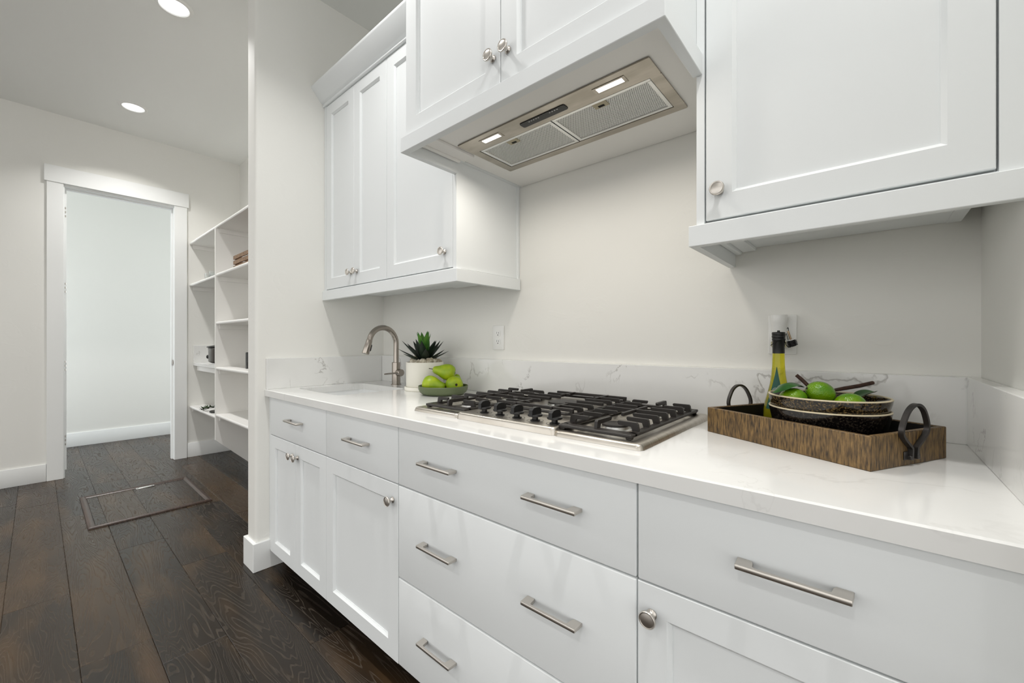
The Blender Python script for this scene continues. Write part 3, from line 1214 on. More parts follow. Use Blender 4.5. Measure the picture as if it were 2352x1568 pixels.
def rbar(g, p0, p1, w, z0, z1):
    """upright bar between plan points"""
    p0, p1 = Vector(p0), Vector(p1)
    d = (p1 - p0).normalized()
    n = Vector((-d.y, d.x)) * w / 2
    poly = [p0 + n, p0 - n, p1 - n, p1 + n]
    g.prism([(q.x, q.y) for q in poly], z0, z1, bev=0.0012)


def finger(g, xa, ya, xb, yb, w=0.0085):
    """raised finger: foot on the frame at a, sloping up, level to b"""
    a, b = Vector((xa, ya, 0)), Vector((xb, yb, 0))
    d = (b - a).normalized()
    n = Vector((-d.y, d.x, 0))
    prof = [(0.0, ZF0 + 0.002), (0.0035, ZFT - 0.004), (0.007, ZFT), ((b - a).length - 0.002, ZFT), ((b - a).length, ZFT - 0.003),
            ((b - a).length - 0.003, ZFT - 0.0095), (0.020, ZFT - 0.0110), (0.015, ZF0 + 0.002)]
    r1 = [g.bm.verts.new(a + d * s + n * w / 2 + Vector((0, 0, z))) for s, z in prof]
    r2 = [g.bm.verts.new(a + d * s - n * w / 2 + Vector((0, 0, z))) for s, z in prof]
    g.skin([r1, r2])
    g.cap(r1)
    g.cap(r2, True)


def side_grate(x0, x1):
    y0, y1 = 0.886, 1.366
    fr = 0.018
    g = G()
    g.box(x0, x1, y0, y0 + 0.030, ZF0, ZF1, 0.0018)
    g.box(x0, x1, y1 - fr, y1, ZF0, ZF1, 0.0018)
    g.box(x0, x0 + fr, y0 + fr, y1 - fr, ZF0, ZF1, 0.0018)
    g.box(x1 - fr, x1, y0 + fr, y1 - fr, ZF0, ZF1, 0.0018)
    for fx in (x0 + 0.010, x1 - 0.010):
        for fy in (y0 + 0.010, y1 - 0.010):
            g.box(fx - 0.007, fx + 0.007, fy - 0.007, fy + 0.007, ZT + 0.0136, ZF0 + 0.001, 0.0015)
    xm = (x0 + x1) / 2
    n = 7
    for i in range(n):
        y = y0 + 0.052 + i * (y1 - y0 - 0.104) / (n - 1)
        L = {0: 0.060, 1: 0.066, 2: 0.078, 3: 0.098, 4: 0.080, 5: 0.066, 6: 0.060}[i]
        finger(g, x0 + 0.004, y, x0 + L, y)
        finger(g, x1 - 0.004, y, x1 - L, y)
    finger(g, xm, y0 + 0.014, xm, y0 + 0.092)
    finger(g, xm, y1 - 0.004, xm, y1 - 0.080)
    ym = (y0 + y1) / 2
    rbar(g, (xm, ym - 0.080), (xm, ym + 0.080), 0.0085, ZFT - 0.0095, ZFT + 0.0002)
    return g


obj('grate', side_grate(*gl), 'cast_iron', ct, smooth=25)
obj('grate', side_grate(*gr), 'cast_iron', ct, smooth=25)


def centre_grate(x0, x1):
    y0, y1 = 1.000, 1.366
    fr = 0.015
    z0, z1 = ZF0 + 0.0075, ZF1 + 0.0065
    g = G()
    g.box(x0 + 0.03, x1 - 0.03, y0, y0 + fr, z0, z1, 0.0018)
    g.box(x0, x1, y1 - fr, y1, z0, z1, 0.0018)
    g.box(x0, x0 + fr, y0 + 0.03, y1 - fr, z0, z1, 0.0018)
    g.box(x1 - fr, x1, y0 + 0.03, y1 - fr, z0, z1, 0.0018)
    rbar(g, (x0 + 0.006, y0 + 0.036), (x0 + 0.036, y0 + 0.006), fr, z0, z1)
    rbar(g, (x1 - 0.006, y0 + 0.036), (x1 - 0.036, y0 + 0.006), fr, z0, z1)
    for fx in (x0 + 0.012, x1 - 0.012):
        for fy in (y0 + 0.045, y1 - 0.010):
            g.box(fx - 0.007, fx + 0.007, fy - 0.007, fy + 0.007, ZT + 0.0205, z0 + 0.001, 0.0015)
    xm = (x0 + x1) / 2
    for y in (1.055, 1.115, 1.235, 1.295):
        finger(g, x0 + 0.003, y, x0 + 0.105, y)
        finger(g, x1 - 0.003, y, x1 - 0.105, y)
    rbar(g, (x0 + 0.010, 1.012), (x1 - 0.010, 1.012), 0.009, ZFT - 0.0095, ZFT + 0.0002)
    rbar(g, (x0 + 0.010, 1.352), (x1 - 0.010, 1.352), 0.009, ZFT - 0.0095, ZFT + 0.0002)
    for xx in (x0 + 0.085, x1 - 0.085):
        rbar(g, (xx, 1.002), (xx, 1.095), 0.009, ZFT - 0.0095, ZFT + 0.0003)
        rbar(g, (xx, 1.362), (xx, 1.265), 0.009, ZFT - 0.0095, ZFT + 0.0003)
    for xx in (x0 + 0.016, x1 - 0.016):
        g.box(xx - 0.005, xx + 0.005, 1.008, 1.016, z0, ZFT - 0.004)
        g.box(xx - 0.005, xx + 0.005, 1.348, 1.356, z0, ZFT - 0.004)
    rbar(g, (x0 + 0.004, 1.175), (x0 + 0.10, 1.175), 0.009, ZFT - 0.0095, ZFT + 0.0002)
    rbar(g, (x1 - 0.004, 1.175), (x1 - 0.10, 1.175), 0.009, ZFT - 0.0095, ZFT + 0.0002)
    return g


obj('grate', centre_grate(*gc), 'cast_iron', ct, smooth=25)

# ------------------------------------------------------------------ faucet
FX, FY = -2.020, 1.330
fa = thing('faucet', 'brushed steel pull-down kitchen faucet with an arched spout behind the sink', 'faucet', (FX, FY, ZT))
g = G()
g.lathe([(0, 0), (0.029, 0), (0.029, 0.003), (0.0235, 0.005), (0.0235, 0.124), (0.0215, 0.126), (0, 0.126)], 28)
obj('body', g, 'faucet_steel', fa, local=True, center=False)
g = G()
pts = []
rad = 0.083
zc = 0.232
pts.append((0, 0, 0.126))
pts.append((0, 0, 0.19))
for i in range(15):
    a = R(i * 167 / 14)
    pts.append((0, -rad + rad * math.cos(a), zc + rad * 1.04 * math.sin(a)))
g.tube(pts, 0.0148, 16)
obj('spout', g, 'faucet_steel', fa, local=True, center=False, smooth=60)
g = G()
e = Vector(pts[-1])
dd = (Vector(pts[-1]) - Vector(pts[-2])).normalized()
g.tube([e, e + dd * 0.004, e + dd * 0.03, e + dd * 0.074, e + dd * 0.078], [0.0152, 0.0162, 0.0170, 0.0190, 0.0175], 18)
sh = obj('spray_head', g, 'faucet_steel', fa, local=True, center=False, smooth=50)
g = G()
q = e + dd * 0.030 + Vector((0, 0.019, 0))
q2 = e + dd * 0.060 + Vector((0, 0.021, 0))
g.tube([q - dd * 0.004, q, q2, q2 + dd * 0.004], [0.003, 0.006, 0.006, 0.003], 8)
obj('spray_button', g, 'black_plastic', sh, local=True, center=False)
g = G()
g.tube([(0.020, 0, 0.069), (0.050, 0, 0.069), (0.052, 0, 0.069)], [0.0195, 0.0195, 0.018], 20)
hn = obj('handle', g, 'faucet_steel', fa, local=True, center=False, smooth=50)
g = G()
g.tube([(0.040, -0.018, 0.069), (0.038, -0.075, 0.067), (0.037, -0.098, 0.066)], [0.0048, 0.0042, 0.0036], 10)
obj('lever', g, 'faucet_steel', hn, local=True, center=False)

# ------------------------------------------------------------------ plant in white pot
PX, PY = -1.693, 1.281
pl = thing('potted_plant', 'dark spiky agave in a cylindrical white pot with pale stones, beside the faucet', 'plant', (PX, PY, ZT))
g = G()
g.lathe([(0, 0), (0.096, 0), (0.100, 0.004), (0.100, 0.017), (0.098, 0.0195), (0.094, 0.0185), (0, 0.0185)], 44)
obj('saucer', g, 'pot_white', pl, local=True, center=False, smooth=40)
g = G()
g.lathe([(0, 0.019), (0.089, 0.019), (0.0915, 0.022), (0.0925, 0.138), (0.0915, 0.140), (0.086, 0.140), (0.085, 0.137), (0.084, 0.122), (0, 0.120)], 44)
obj('pot', g, 'pot_white', pl, local=True, center=False, smooth=40)


def leaf_mesh(name, length, width, mat_, curl=0.12, thick=0.004):
    g = G()
    n = 7
    rings = []
    for i in range(n + 1):
        s = i / n
        wd = width * (0.55 + 0.9 * s) if s < 0.4 else width * 0.91 * (1 - ((s - 0.4) / 0.6) ** 1.6)
        wd = max(wd, 0.0006)
        y = length * s
        z = length * curl * s * s
        up = wd * 0.22
        th = thick * (1 - s * 0.85)
        rings.append(g.ring([(-wd, y, z + up), (-wd * 0.5, y, z + up * 0.3), (0, y, z), (wd * 0.5, y, z + up * 0.3), (wd, y, z + up),
                             (wd * 0.5, y, z + up * 0.3 - th), (0, y, z - th), (-wd * 0.5, y, z + up * 0.3 - th)]))
    g.skin(rings)
    g.cap(rings[0], True)
    g.cap(rings[-1])
    return finish(name, g, mat_, 60)


leafA = leaf_mesh('leaf', 0.142, 0.0225, 'agave_dark', 0.08)
leafB = leaf_mesh('leaf', 0.132, 0.0250, 'agave_dark', 0.05)
leafC = leaf_mesh('leaf', 0.128, 0.0225, 'agave_bright', -0.03)
rl = random.Random(5)
zb = 0.142
# (azimuth in degrees about z, elevation, mesh, scale)
spec = []
for i in range(7):
    spec.append((i * 51.4 + 30, 20 + rl.uniform(-6, 6), leafA, 0.92 + rl.uniform(-0.08, 0.06)))
for i in range(6):
    spec.append((i * 60 + 44, 42 + rl.uniform(-6, 6), leafA, 1.0 + rl.uniform(-0.06, 0.06)))
for i in range(4):
    spec.append((i * 90 + 100, 57 + rl.uniform(-5, 4), leafB, 0.95))
for i in range(6):
    spec.append((i * 60 + 12, 74 + rl.uniform(-6, 6), leafC, 1.0 + rl.uniform(-0.10, 0.06)))
for az, el, me, s in spec:
    o = bpy.data.objects.new('leaf', me)
    COL.objects.link(o)
    o.parent = pl
    a = R(az)
    r0 = 0.012 * math.cos(R(el))
    o.location = (-math.sin(a) * r0, math.cos(a) * r0, zb + (0.022 if el > 64 else 0.0))
    o.rotation_euler = Euler((R(el), 0, a), 'XYZ')
    o.scale = (s, s, s)


def blob(rad, seed, amp=0.18, sub=2, sq=(1, 1, 1)):
    g = G()
    bmesh.ops.create_icosphere(g.bm, subdivisions=sub, radius=rad)
    rr = random.Random(seed)
    ph = [rr.uniform(0, 6.28) for _ in range(6)]
    for v in g.bm.verts:
        d = v.co.normalized()
        k = 1 + amp * (math.sin(d.x * 5 + ph[0]) * math.sin(d.y * 4 + ph[1]) + 0.6 * math.sin(d.z * 7 + ph[2]) * math.sin(d.x * 8 + ph[3])) + rr.uniform(-amp, amp) * 0.3
        v.co = Vector((v.co.x * k * sq[0], v.co.y * k * sq[1], v.co.z * k * sq[2]))
    return g


stones = [finish('stone', blob(0.021, s_, 0.16, 3, (1, 1, 0.8)), 'stone_pale', 60) for s_ in (1, 2, 3)]
for i in range(13):
    a = 2 * math.pi * i / 13 + 0.2
    r_ = 0.062 if i % 2 else 0.055
    o = bpy.data.objects.new('stone', stones[i % 3])
    COL.objects.link(o)
    o.parent = pl
    o.location = (r_ * math.cos(a), r_ * math.sin(a), 0.136 + (0.008 if i % 3 == 0 else 0))
    o.rotation_euler = (i, i * 2.1, i * 0.7)
    s = 0.85 + 0.3 * ((i * 37) % 10) / 10
    o.scale = (s, s, s)
for i, (a, h) in enumerate(((2.55, 0.018), (3.1, 0.026), (2.85, 0.044))):
    o = bpy.data.objects.new('stone', stones[i])
    COL.objects.link(o)
    o.parent = pl
    o.location = (0.068 * math.cos(a), 0.068 * math.sin(a), 0.142 + h)
    o.scale = (0.7, 0.7, 0.7)

# ------------------------------------------------------------------ pear dish
DX, DY = -1.486, 1.229
ds = obj('dish', G().lathe([(0, 0), (0.082, 0), (0.095, 0.003), (0.1055, 0.011), (0.1120, 0.024), (0.1135, 0.039), (0.1120, 0.0405), (0.1105, 0.038), (0.1085, 0.025), (0.102, 0.013), (0.092, 0.0085), (0, 0.0075)], 48,
                           Matrix.Translation((DX, DY, ZT))), 'olive_ceramic', smooth=50)
tag(ds, 'shallow olive green dish holding pears, in front of the plant pot', 'dish')


def pear_parts():
    prof = [(0, -0.036), (0.006, -0.0345), (0.018, -0.0355), (0.029, -0.030), (0.0365, -0.018), (0.039, -0.003), (0.0365, 0.013), (0.0295, 0.029), (0.0225, 0.043),
            (0.0185, 0.055), (0.0150, 0.063), (0.0090, 0.068), (0.003, 0.0675), (0, 0.066)]
    g = G().lathe(prof, 28)
    for v in g.bm.verts:
        k = max(0, v.co.z - 0.01)
        v.co.x += 2.2 * k * k
        v.co.y += 0.0012 * math.sin(v.co.x * 150)
    body = finish('flesh', g, 'pear_skin', 70)
    g = G().tube([(0.0060, 0, 0.064), (0.0085, 0, 0.074), (0.0150, 0.002, 0.086)], [0.0022, 0.0015, 0.0020], 7)
    stem = finish('stem', g, 'stem_brown', 60)
    g = G()
    g.lathe([(0, -0.0365), (0.0045, -0.0368), (0.006, -0.0345), (0.004, -0.033)], 8)
    bl = finish('blossom_end', g, 'stem_brown', 60)
    return body, stem, bl


PB, PS, PE = pear_parts()


def pear(loc, axis, label, spin=0.0, size=1.0):
    """axis: direction of the stem end"""
    q = Vector(axis).normalized().to_track_quat('Z', 'Y')
    e = (q.to_matrix().to_4x4() @ Matrix.Rotation(spin, 4, 'Z')).to_euler()
    t = thing('pear', label, 'pear', loc, e, 'green pears in the olive dish')
    t.scale = (size, size, size)
    for nm, me in (('flesh', PB), ('stem', PS), ('blossom_end', PE)):
        o = bpy.data.objects.new(nm, me)
        COL.objects.link(o)
        o.parent = t
        if nm == 'stem' and size < 1:
            o.scale = (0.8, 0.8, 0.8)
    return t


RV = Vector((0.7551, 0.6555, 0))       # towards the right of the room view
VV = Vector((-0.6555, 0.7551, 0))      # into the room
DC = Vector((DX, DY, ZT))
pear(DC + RV * -0.051 + VV * -0.030 + Vector((0, 0, 0.0475)), RV * 0.93 + VV * -0.25 + Vector((0, 0, -0.20)), 'green pear lying on its side against the white pot', 0.4)
pear(DC + RV * 0.054 + VV * -0.030 + Vector((0, 0, 0.0475)), VV * 0.92 + RV * -0.42 + Vector((0, 0, -0.05)), 'green pear showing its dark blossom end, resting low beside the cooktop', 1.0)
pear(DC + RV * 0.056 + VV * 0.058 + Vector((0, 0, 0.0365)), RV * 0.10 + Vector((0, 0, 1)), 'green pear mostly hidden behind the other pears', 2.0, 0.74)
pear(DC + RV * 0.018 + VV * 0.004 + Vector((0, 0, 0.101)), RV * -0.92 + VV * -0.10 + Vector((0, 0, 0.16)), 'green pear with a thin dark stem on top of the pile', 2.9)

# ------------------------------------------------------------------ wall outlets
def outlet(label, x, z, group='wall outlets above the worktop'):
    t = thing('wall_outlet', label, 'outlet', (x, YB, z), group=group)
    g = G()
    g.box(x - 0.0355, x + 0.0355, YB - 0.006, YB, z - 0.0575, z + 0.0575, 0.003, 2)
    obj('cover_plate', g, 'white_plastic', t)
    for s in (0.0195, -0.0195):
        g = G()
        poly = rrect(x - 0.0165, x + 0.0165, z + s - 0.0145, z + s + 0.0145, 0.010, 5)
        a = g.ring([(u, YB - 0.006, v) for u, v in poly])
        b = g.ring([(u, YB - 0.0078, v) for u, v in poly])
        g.skin([a, b])
        g.cap(b)
        f = obj('socket', g, 'white_plastic', t)
        g = G()
        g.box(x - 0.0072, x - 0.0054, YB - 0.0081, YB - 0.0077, z + s - 0.001, z + s + 0.008)
        g.box(x + 0.0054, x + 0.0072, YB - 0.0081, YB - 0.0077, z + s - 0.001, z + s + 0.007)
        g.box(x - 0.0022, x + 0.0022, YB - 0.0081, YB - 0.0077, z + s - 0.0095, z + s - 0.005)
        obj('socket_slots', g, 'gap_dark', f)
    g = G().lathe([(0, 0), (0.0028, 0), (0.0022, 0.0012), (0, 0.0014)], 10, Matrix.Translation((x, YB - 0.006, z)) @ Matrix.Rotation(R(90), 4, 'X'))
    obj('screw', g, 'white_plastic', t)
    return t


outlet('white duplex wall outlet left free, above the upstand beyond the pears', -1.328, 1.1655)
outlet('white duplex wall outlet behind the oil bottle with a plug-in freshener', -0.1945, 1.1655)
af = thing('plug_in_freshener', 'white plug-in air freshener in the outlet behind the oil bottle', 'air freshener', (-0.199, YB - 0.03, 1.165))
T = Matrix.Translation((-0.199, YB - 0.033, 0))
obj('shell', G().lathe([(0, 1.150), (0.0155, 1.150), (0.0180, 1.168), (0.0185, 1.195), (0.0205, 1.199), (0.0222, 1.219), (0.0212, 1.2215), (0.019, 1.219), (0.017, 1.205), (0, 1.204)], 28, T), 'white_plastic', af, smooth=45)
obj('plug_body', G().box(-0.215, -0.183, YB - 0.030, YB - 0.0082, 1.158, 1.196, 0.002), 'white_plastic', af)
obj('oil_bulb', G().lathe([(0, 1.122), (0.013, 1.124), (0.0195, 1.132), (0.0195, 1.144), (0.0135, 1.1495), (0, 1.1495)], 24, T), 'oil_bulb', af, smooth=50)

# ------------------------------------------------------------------ wooden tray with iron handles
TA = R(-27.84)
TL, TW, TH, TT = 0.374, 0.252, 0.065, 0.011
ty = thing('serving_tray', 'rectangular rustic wooden tray with two dark iron loop handles on the worktop', 'tray', (-0.330, 1.178, ZT), (0, 0, TA))


def tobj(name, g, m, parent, **k):
    return obj(name, g, m, parent, local=True, **k)


tobj('long_side', G().box(0, TL, 0, TT, 0, TH, 0.0015), 'tray_wood', ty)
tobj('long_side', G().box(0, TL, TW - TT, TW, 0, TH, 0.0015), 'tray_wood', ty)
tobj('short_side', G().box(0.0, TT, TT, TW - TT, 0, TH, 0.0015), 'tray_wood', ty)
tobj('short_side', G().box(TL - TT, TL, TT, TW - TT, 0, TH, 0.0015), 'tray_wood', ty)
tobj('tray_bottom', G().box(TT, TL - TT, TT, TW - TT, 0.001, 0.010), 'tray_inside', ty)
g = G()  # thin near-black sheets over the inner sides
e = 0.0006
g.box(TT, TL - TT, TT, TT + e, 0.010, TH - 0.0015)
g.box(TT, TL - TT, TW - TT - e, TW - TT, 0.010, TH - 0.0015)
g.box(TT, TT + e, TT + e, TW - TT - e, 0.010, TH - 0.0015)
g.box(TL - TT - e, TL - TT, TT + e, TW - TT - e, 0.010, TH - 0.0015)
tobj('tray_lining', g, 'tray_inside', ty, label='near black inside faces of the tray')


def smooth_path(ctrl, n=6):
    out = []
    P = [Vector(p) for p in ctrl]
    for i in range(len(P) - 1):
        p0, p1, p2, p3 = P[max(i - 1, 0)], P[i], P[i + 1], P[min(i + 2, len(P) - 1)]
        for k in range(n):
            t = k / n
            out.append(0.5 * ((2 * p1) + (-p0 + p2) * t + (2 * p0 - 5 * p1 + 4 * p2 - p3) * t * t + (-p0 + 3 * p1 - 3 * p2 + p3) * t * t * t))
    out.append(P[-1])
    return out


def tray_handle(side):
    """flat iron strap loop, omega shaped, foot plates on the short side"""
    x = TL + 0.004 if side > 0 else -0.004
    c = TW / 2
    lean = 0.004 * side
    half = [(0.0085, 0.014), (0.0085, 0.030), (0.0110, 0.036), (0.024, 0.046), (0.0385, 0.059), (0.0425, 0.070), (0.039, 0.084), (0.028, 0.103), (0.015, 0.114), (0.0, 0.118)]
    pts = [(x + lean * (z - 0.03) / 0.09, c - a, z) for a, z in half] + [(x + lean * (z - 0.03) / 0.09, c + a, z) for a, z in half[::-1][1:]]
    g = G()
    path = smooth_path(pts, 5)
    # rectangular section kept square to the strap plane (x is the strap width)
    rings = []
    for i, p in enumerate(path):
        t = (path[min(i + 1, len(path) - 1)] - path[max(i - 1, 0)]).normalized()
        u = Vector((1, 0, 0))
        nrm = t.cross(u).normalized()
        a, b = 0.0042, 0.0026
        rings.append(g.ring([p + u * a + nrm * b, p - u * a + nrm * b, p - u * a - nrm * b, p + u * a - nrm * b]))
    g.skin(rings)
    g.cap(rings[0], True)
    g.cap(rings[-1])
    for s in (-1, 1):
        g.box(x - 0.004, x + 0.004, c + s * 0.011 - 0.0045, c + s * 0.011 + 0.0045 + 0.0, 0.012, 0.020, 0.0008)
    xb = TL if side > 0 else -0.0025
    g.box(xb, xb + 0.0025, c - 0.026, c + 0.026, 0.012, 0.028, 0.0006)
    h = tobj('handle', g, 'iron_handle', ty, label='dark iron loop handle', smooth=40)
    return h


tray_handle(1)
tray_handle(-1)


def tray_pt(u, v, z):
    return Vector((-0.330, 1.178, 0)) + Vector((math.cos(TA), math.sin(TA), 0)) * u + Vector((-math.sin(TA), math.cos(TA), 0)) * v + Vector((0, 0, z))


# bowls
ZTB = ZT + 0.0102
BC = Vector((-0.0755, 1.1855, 0))


def bowl(label, z0, rim_r, rim_z, inner_z, glaze='bowl_glaze'):
    t = thing('bowl', label, 'bowl', (BC.x, BC.y, z0), group='two stacked dark glazed bowls')
    h = rim_z - z0
    T = Matrix.Translation((BC.x, BC.y, z0))
    g = G()
    g.lathe([(0, 0), (rim_r * 0.50, 0), (rim_r * 0.52, 0.002), (rim_r * 0.78, h * 0.20), (rim_r * 0.935, h * 0.50), (rim_r * 0.99, h - 0.010), (rim_r, h - 0.0025),
             (rim_r - 0.0045, h - 0.0025), (rim_r - 0.008, h - 0.010), (rim_r * 0.89, h * 0.6), (rim_r * 0.74, (inner_z - z0) + 0.004), (rim_r * 0.5, inner_z - z0), (0, inner_z - z0)], 56, T)
    obj('bowl_body', g, glaze, t, smooth=50)
    g = G()
    g.lathe([(rim_r - 0.0002, h - 0.0030), (rim_r + 0.0003, h - 0.001), (rim_r - 0.0008, h + 0.0004), (rim_r - 0.0035, h + 0.0004), (rim_r - 0.0048, h - 0.001), (rim_r - 0.0044, h - 0.003)], 56, T)
    obj('rim', g, 'bowl_rim', t, label='pale unglazed rim', smooth=60)
    return t


bowl('lower dark speckled bowl of the stack in the wooden tray', ZTB, 0.1125, 0.9955, 0.955, 'bowl_glaze_dark')
bowl('upper dark speckled bowl full of limes, stacked on its twin in the tray', 0.9560, 0.1135, 1.0225, 0.9755)


def lime(label, loc, axis, r=0.0245):
    q = Vector(axis).normalized().to_track_quat('Z', 'Y')
    t = thing('lime', label, 'lime', loc, q.to_euler(), 'limes in the upper dark bowl')
    g = G()
    pr = []
    n = 14
    for i in range(n + 1):
        a = math.pi * i / n
        z = -math.cos(a) * r * 1.16
        rr = math.sin(a) * r
        if i == 0 or i == n:
            rr = 0
        pr.append((rr, z + (0.0022 if i == n else 0) - (0.001 if i == 0 else 0)))
    g.lathe(pr, 24)
    obj('rind', g, 'lime_skin', t, local=True, center=False, smooth=80)
    g = G()
    g.lathe([(0.0026, r * 1.16 - 0.0003), (0.0028, r * 1.16 + 0.0018), (0.0012, r * 1.16 + 0.0028), (0, r * 1.16 + 0.0028)], 8)
    obj('stem_end', g, 'stem_brown', t, local=True, center=False)
    return t


def VP(px, py, D):
    """room point for notes taken on the survey grid (lateral, height, distance)"""
    return Vector((0, 0, CAMZ)) + VV * D + RV * ((px - 1176) / 948.0 * D) - Vector((0, 0, 1)) * ((py - 786) / 948.0 * D)


lime('lime under the large leaf, against the oil bottle side', (-0.1340, 1.1350, 1.0135), (0.8, 0.5, 0.15), 0.0250)
lime('glossy lime on top in the middle of the bowl', (-0.0856, 1.1638, 1.0285), (-0.75, -0.6, 0.35), 0.0258)
lime('lime low at the handle side of the bowl, partly behind the rim', (-0.0336, 1.1626, 1.0060), (0.8, 0.55, 0.1), 0.0262)
lime('lime hidden behind the others at the back of the bowl', (-0.1000, 1.2200, 1.0030), (0.3, 0.9, 0.1), 0.0235)


def broad_leaf(label, pts, width, mat_='lime_leaf', bend=0.35):
    g = G()
    path = smooth_path(pts, 4)
    n = len(path) - 1
    rings = []
    for i, p in enumerate(path):
        s = i / n
        wd = width * (math.sin(math.pi * min(1, s * 0.97 + 0.02)) ** 0.75) + 0.0004
        t = (path[min(i + 1, n)] - path[max(i - 1, 0)]).normalized()
        side = t.cross(Vector((0, 0, 1))).normalized()
        nor = side.cross(t).normalized()
        rings.append(g.ring([p + side * wd + nor * wd * bend, p + side * wd * 0.5 + nor * wd * bend * 0.4, p, p - side * wd * 0.5 + nor * wd * bend * 0.4, p - side * wd + nor * wd * bend,
                             p - side * wd * 0.5 + nor * (wd * bend * 0.4 - 0.0008), p - nor * 0.0010, p + side * wd * 0.5 + nor * (wd * bend * 0.4 - 0.0008)]))
    g.skin(rings)
    g.cap(rings[0], True)
    g.cap(rings[-1])
    o = obj('lime_leaf', g, mat_, smooth=60)
    tag(o, label, 'leaf', 'citrus leaves on the limes')
    return o


broad_leaf('large green leaf lying over the lime next to the oil bottle', [(-0.1680, 1.1010, 1.0290), (-0.1570, 1.1100, 1.0400), (-0.1450, 1.1240, 1.0500), (-0.1310, 1.1480, 1.0495), (-0.1180, 1.1740, 1.0390)], 0.0190, bend=-0.35)
broad_leaf('green leaf standing at the handle side of the bowl behind a lime', [(-0.0290, 1.2020, 1.0130), (-0.0150, 1.2200, 1.0215), (0.0000, 1.2420, 1.0275), (0.0080, 1.2560, 1.0295)], 0.0150, bend=0.5)
g = G().tube([(-0.134, 1.1946, 1.0647), (-0.1247, 1.1961, 1.0557), (-0.1104, 1.1930, 1.0407), (-0.1016, 1.1900, 1.0306)], [0.0040, 0.0043, 0.0042, 0.0040], 9)
tag(obj('cinnamon_stick', g, 'twig_bark', smooth=50), 'short brown twig rising out of the limes towards the bottle', 'stick', 'brown sticks in the lime bowl')
g = G().tube([(-0.0672, 1.2262, 1.0300), (-0.0462, 1.2642, 1.0335), (-0.0191, 1.3000, 1.0385), (0.0045, 1.3300, 1.0450)], [0.0036, 0.0046, 0.0048, 0.0046], 9)
tag(obj('cinnamon_stick', g, 'twig_bark', smooth=50), 'long brown twig lying across the back of the bowl towards the handle', 'stick', 'brown sticks in the lime bowl')

# ------------------------------------------------------------------ oil bottle
OB = tray_pt(0.062, 0.188, 0)
ob = thing('oil_bottle', 'tall bottle of yellow oil with black neck and hanging swing stopper', 'bottle', (OB.x, OB.y, ZTB))
T = Matrix.Translation((OB.x, OB.y, ZTB))
g = G()
g.lathe([(0, 0.0), (0.033, 0.0), (0.0355, 0.004), (0.0352, 0.045), (0.0320, 0.068), (0.0258, 0.090), (0.0203, 0.115), (0.0168, 0.140), (0.0149, 0.165), (0.0142, 0.190), (0.0140, 0.198), (0, 0.198)], 36, T)
obj('glass_body', g, 'oil_glass', ob, smooth=60)
g = G()
g.lathe([(0, 0.1982), (0.0143, 0.1982), (0.0143, 0.232), (0.0155, 0.2335), (0.0155, 0.2375), (0.0145, 0.239), (0.0158, 0.241), (0.0160, 0.2455), (0.0150, 0.247), (0.0158, 0.249), (0.0158, 0.2535), (0.0145, 0.2555), (0.0035, 0.2558), (0.003, 0.260), (0, 0.260)], 32, T)
obj('neck_sleeve', g, 'black_plastic', ob, smooth=40)
# label: pointed green patch on the side towards the room, following the glass
toc = Vector((-OB.x, -OB.y, 0)).normalized()
ang0 = math.atan2(toc.y, toc.x) - 0.25
bprof = [(0.0352, 0.045), (0.0320, 0.068), (0.0258, 0.090), (0.0203, 0.115), (0.0168, 0.140), (0.0149, 0.165), (0.0142, 0.190)]


def brad(z):
    for (r1, z1), (r2, z2) in zip(bprof, bprof[1:]):
        if z1 <= z <= z2:
            return r1 + (r2 - r1) * (z - z1) / (z2 - z1)
    return bprof[0][0]


g = G()
rings = []
for i in range(16):
    z = 0.050 + 0.112 * i / 15
    half = 0.024 * (1 - i / 15) ** 1.15 + 0.0006
    r_ = brad(z) + 0.0006
    rings.append(g.ring([T @ Vector((r_ * math.cos(ang0 + k / 6 * half / r_), r_ * math.sin(ang0 + k / 6 * half / r_), z)) for k in range(-6, 7)]))
g.skin(rings, closed=False)
lb = obj('label', g, 'label_green', ob, label='pointed dark green paper label', smooth=60)
g = G()
ze = 0.098
re = brad(ze) + 0.0011
for ro, ri in ((0.0092, 0.0078), (0.0066, 0.0054), (0.0042, 0.0030), (0.0016, 0.0002)):
    n = 26
    A, B = [], []
    for k in range(n):
        a = 2 * math.pi * k / n
        for lst, q in ((A, ro), (B, ri)):
            zz = ze + q * math.sin(a)
            rr = brad(zz) + 0.0012
            aa = ang0 + q * math.cos(a) / rr
            lst.append(g.bm.verts.new(T @ Vector((rr * math.cos(aa), rr * math.sin(aa), zz))))
    g.skin([A, B])
obj('emblem', g, 'emblem_grey', lb, label='round ringed emblem')
# swing stopper hanging on its wire, on the side of the tray handle
sx = RV
cz = ZTB + 0.236
nb = Vector((OB.x, OB.y, 0))


def npt(a, b, z):
    return nb + RV * a - VV * b + Vector((0, 0, ZTB + z))


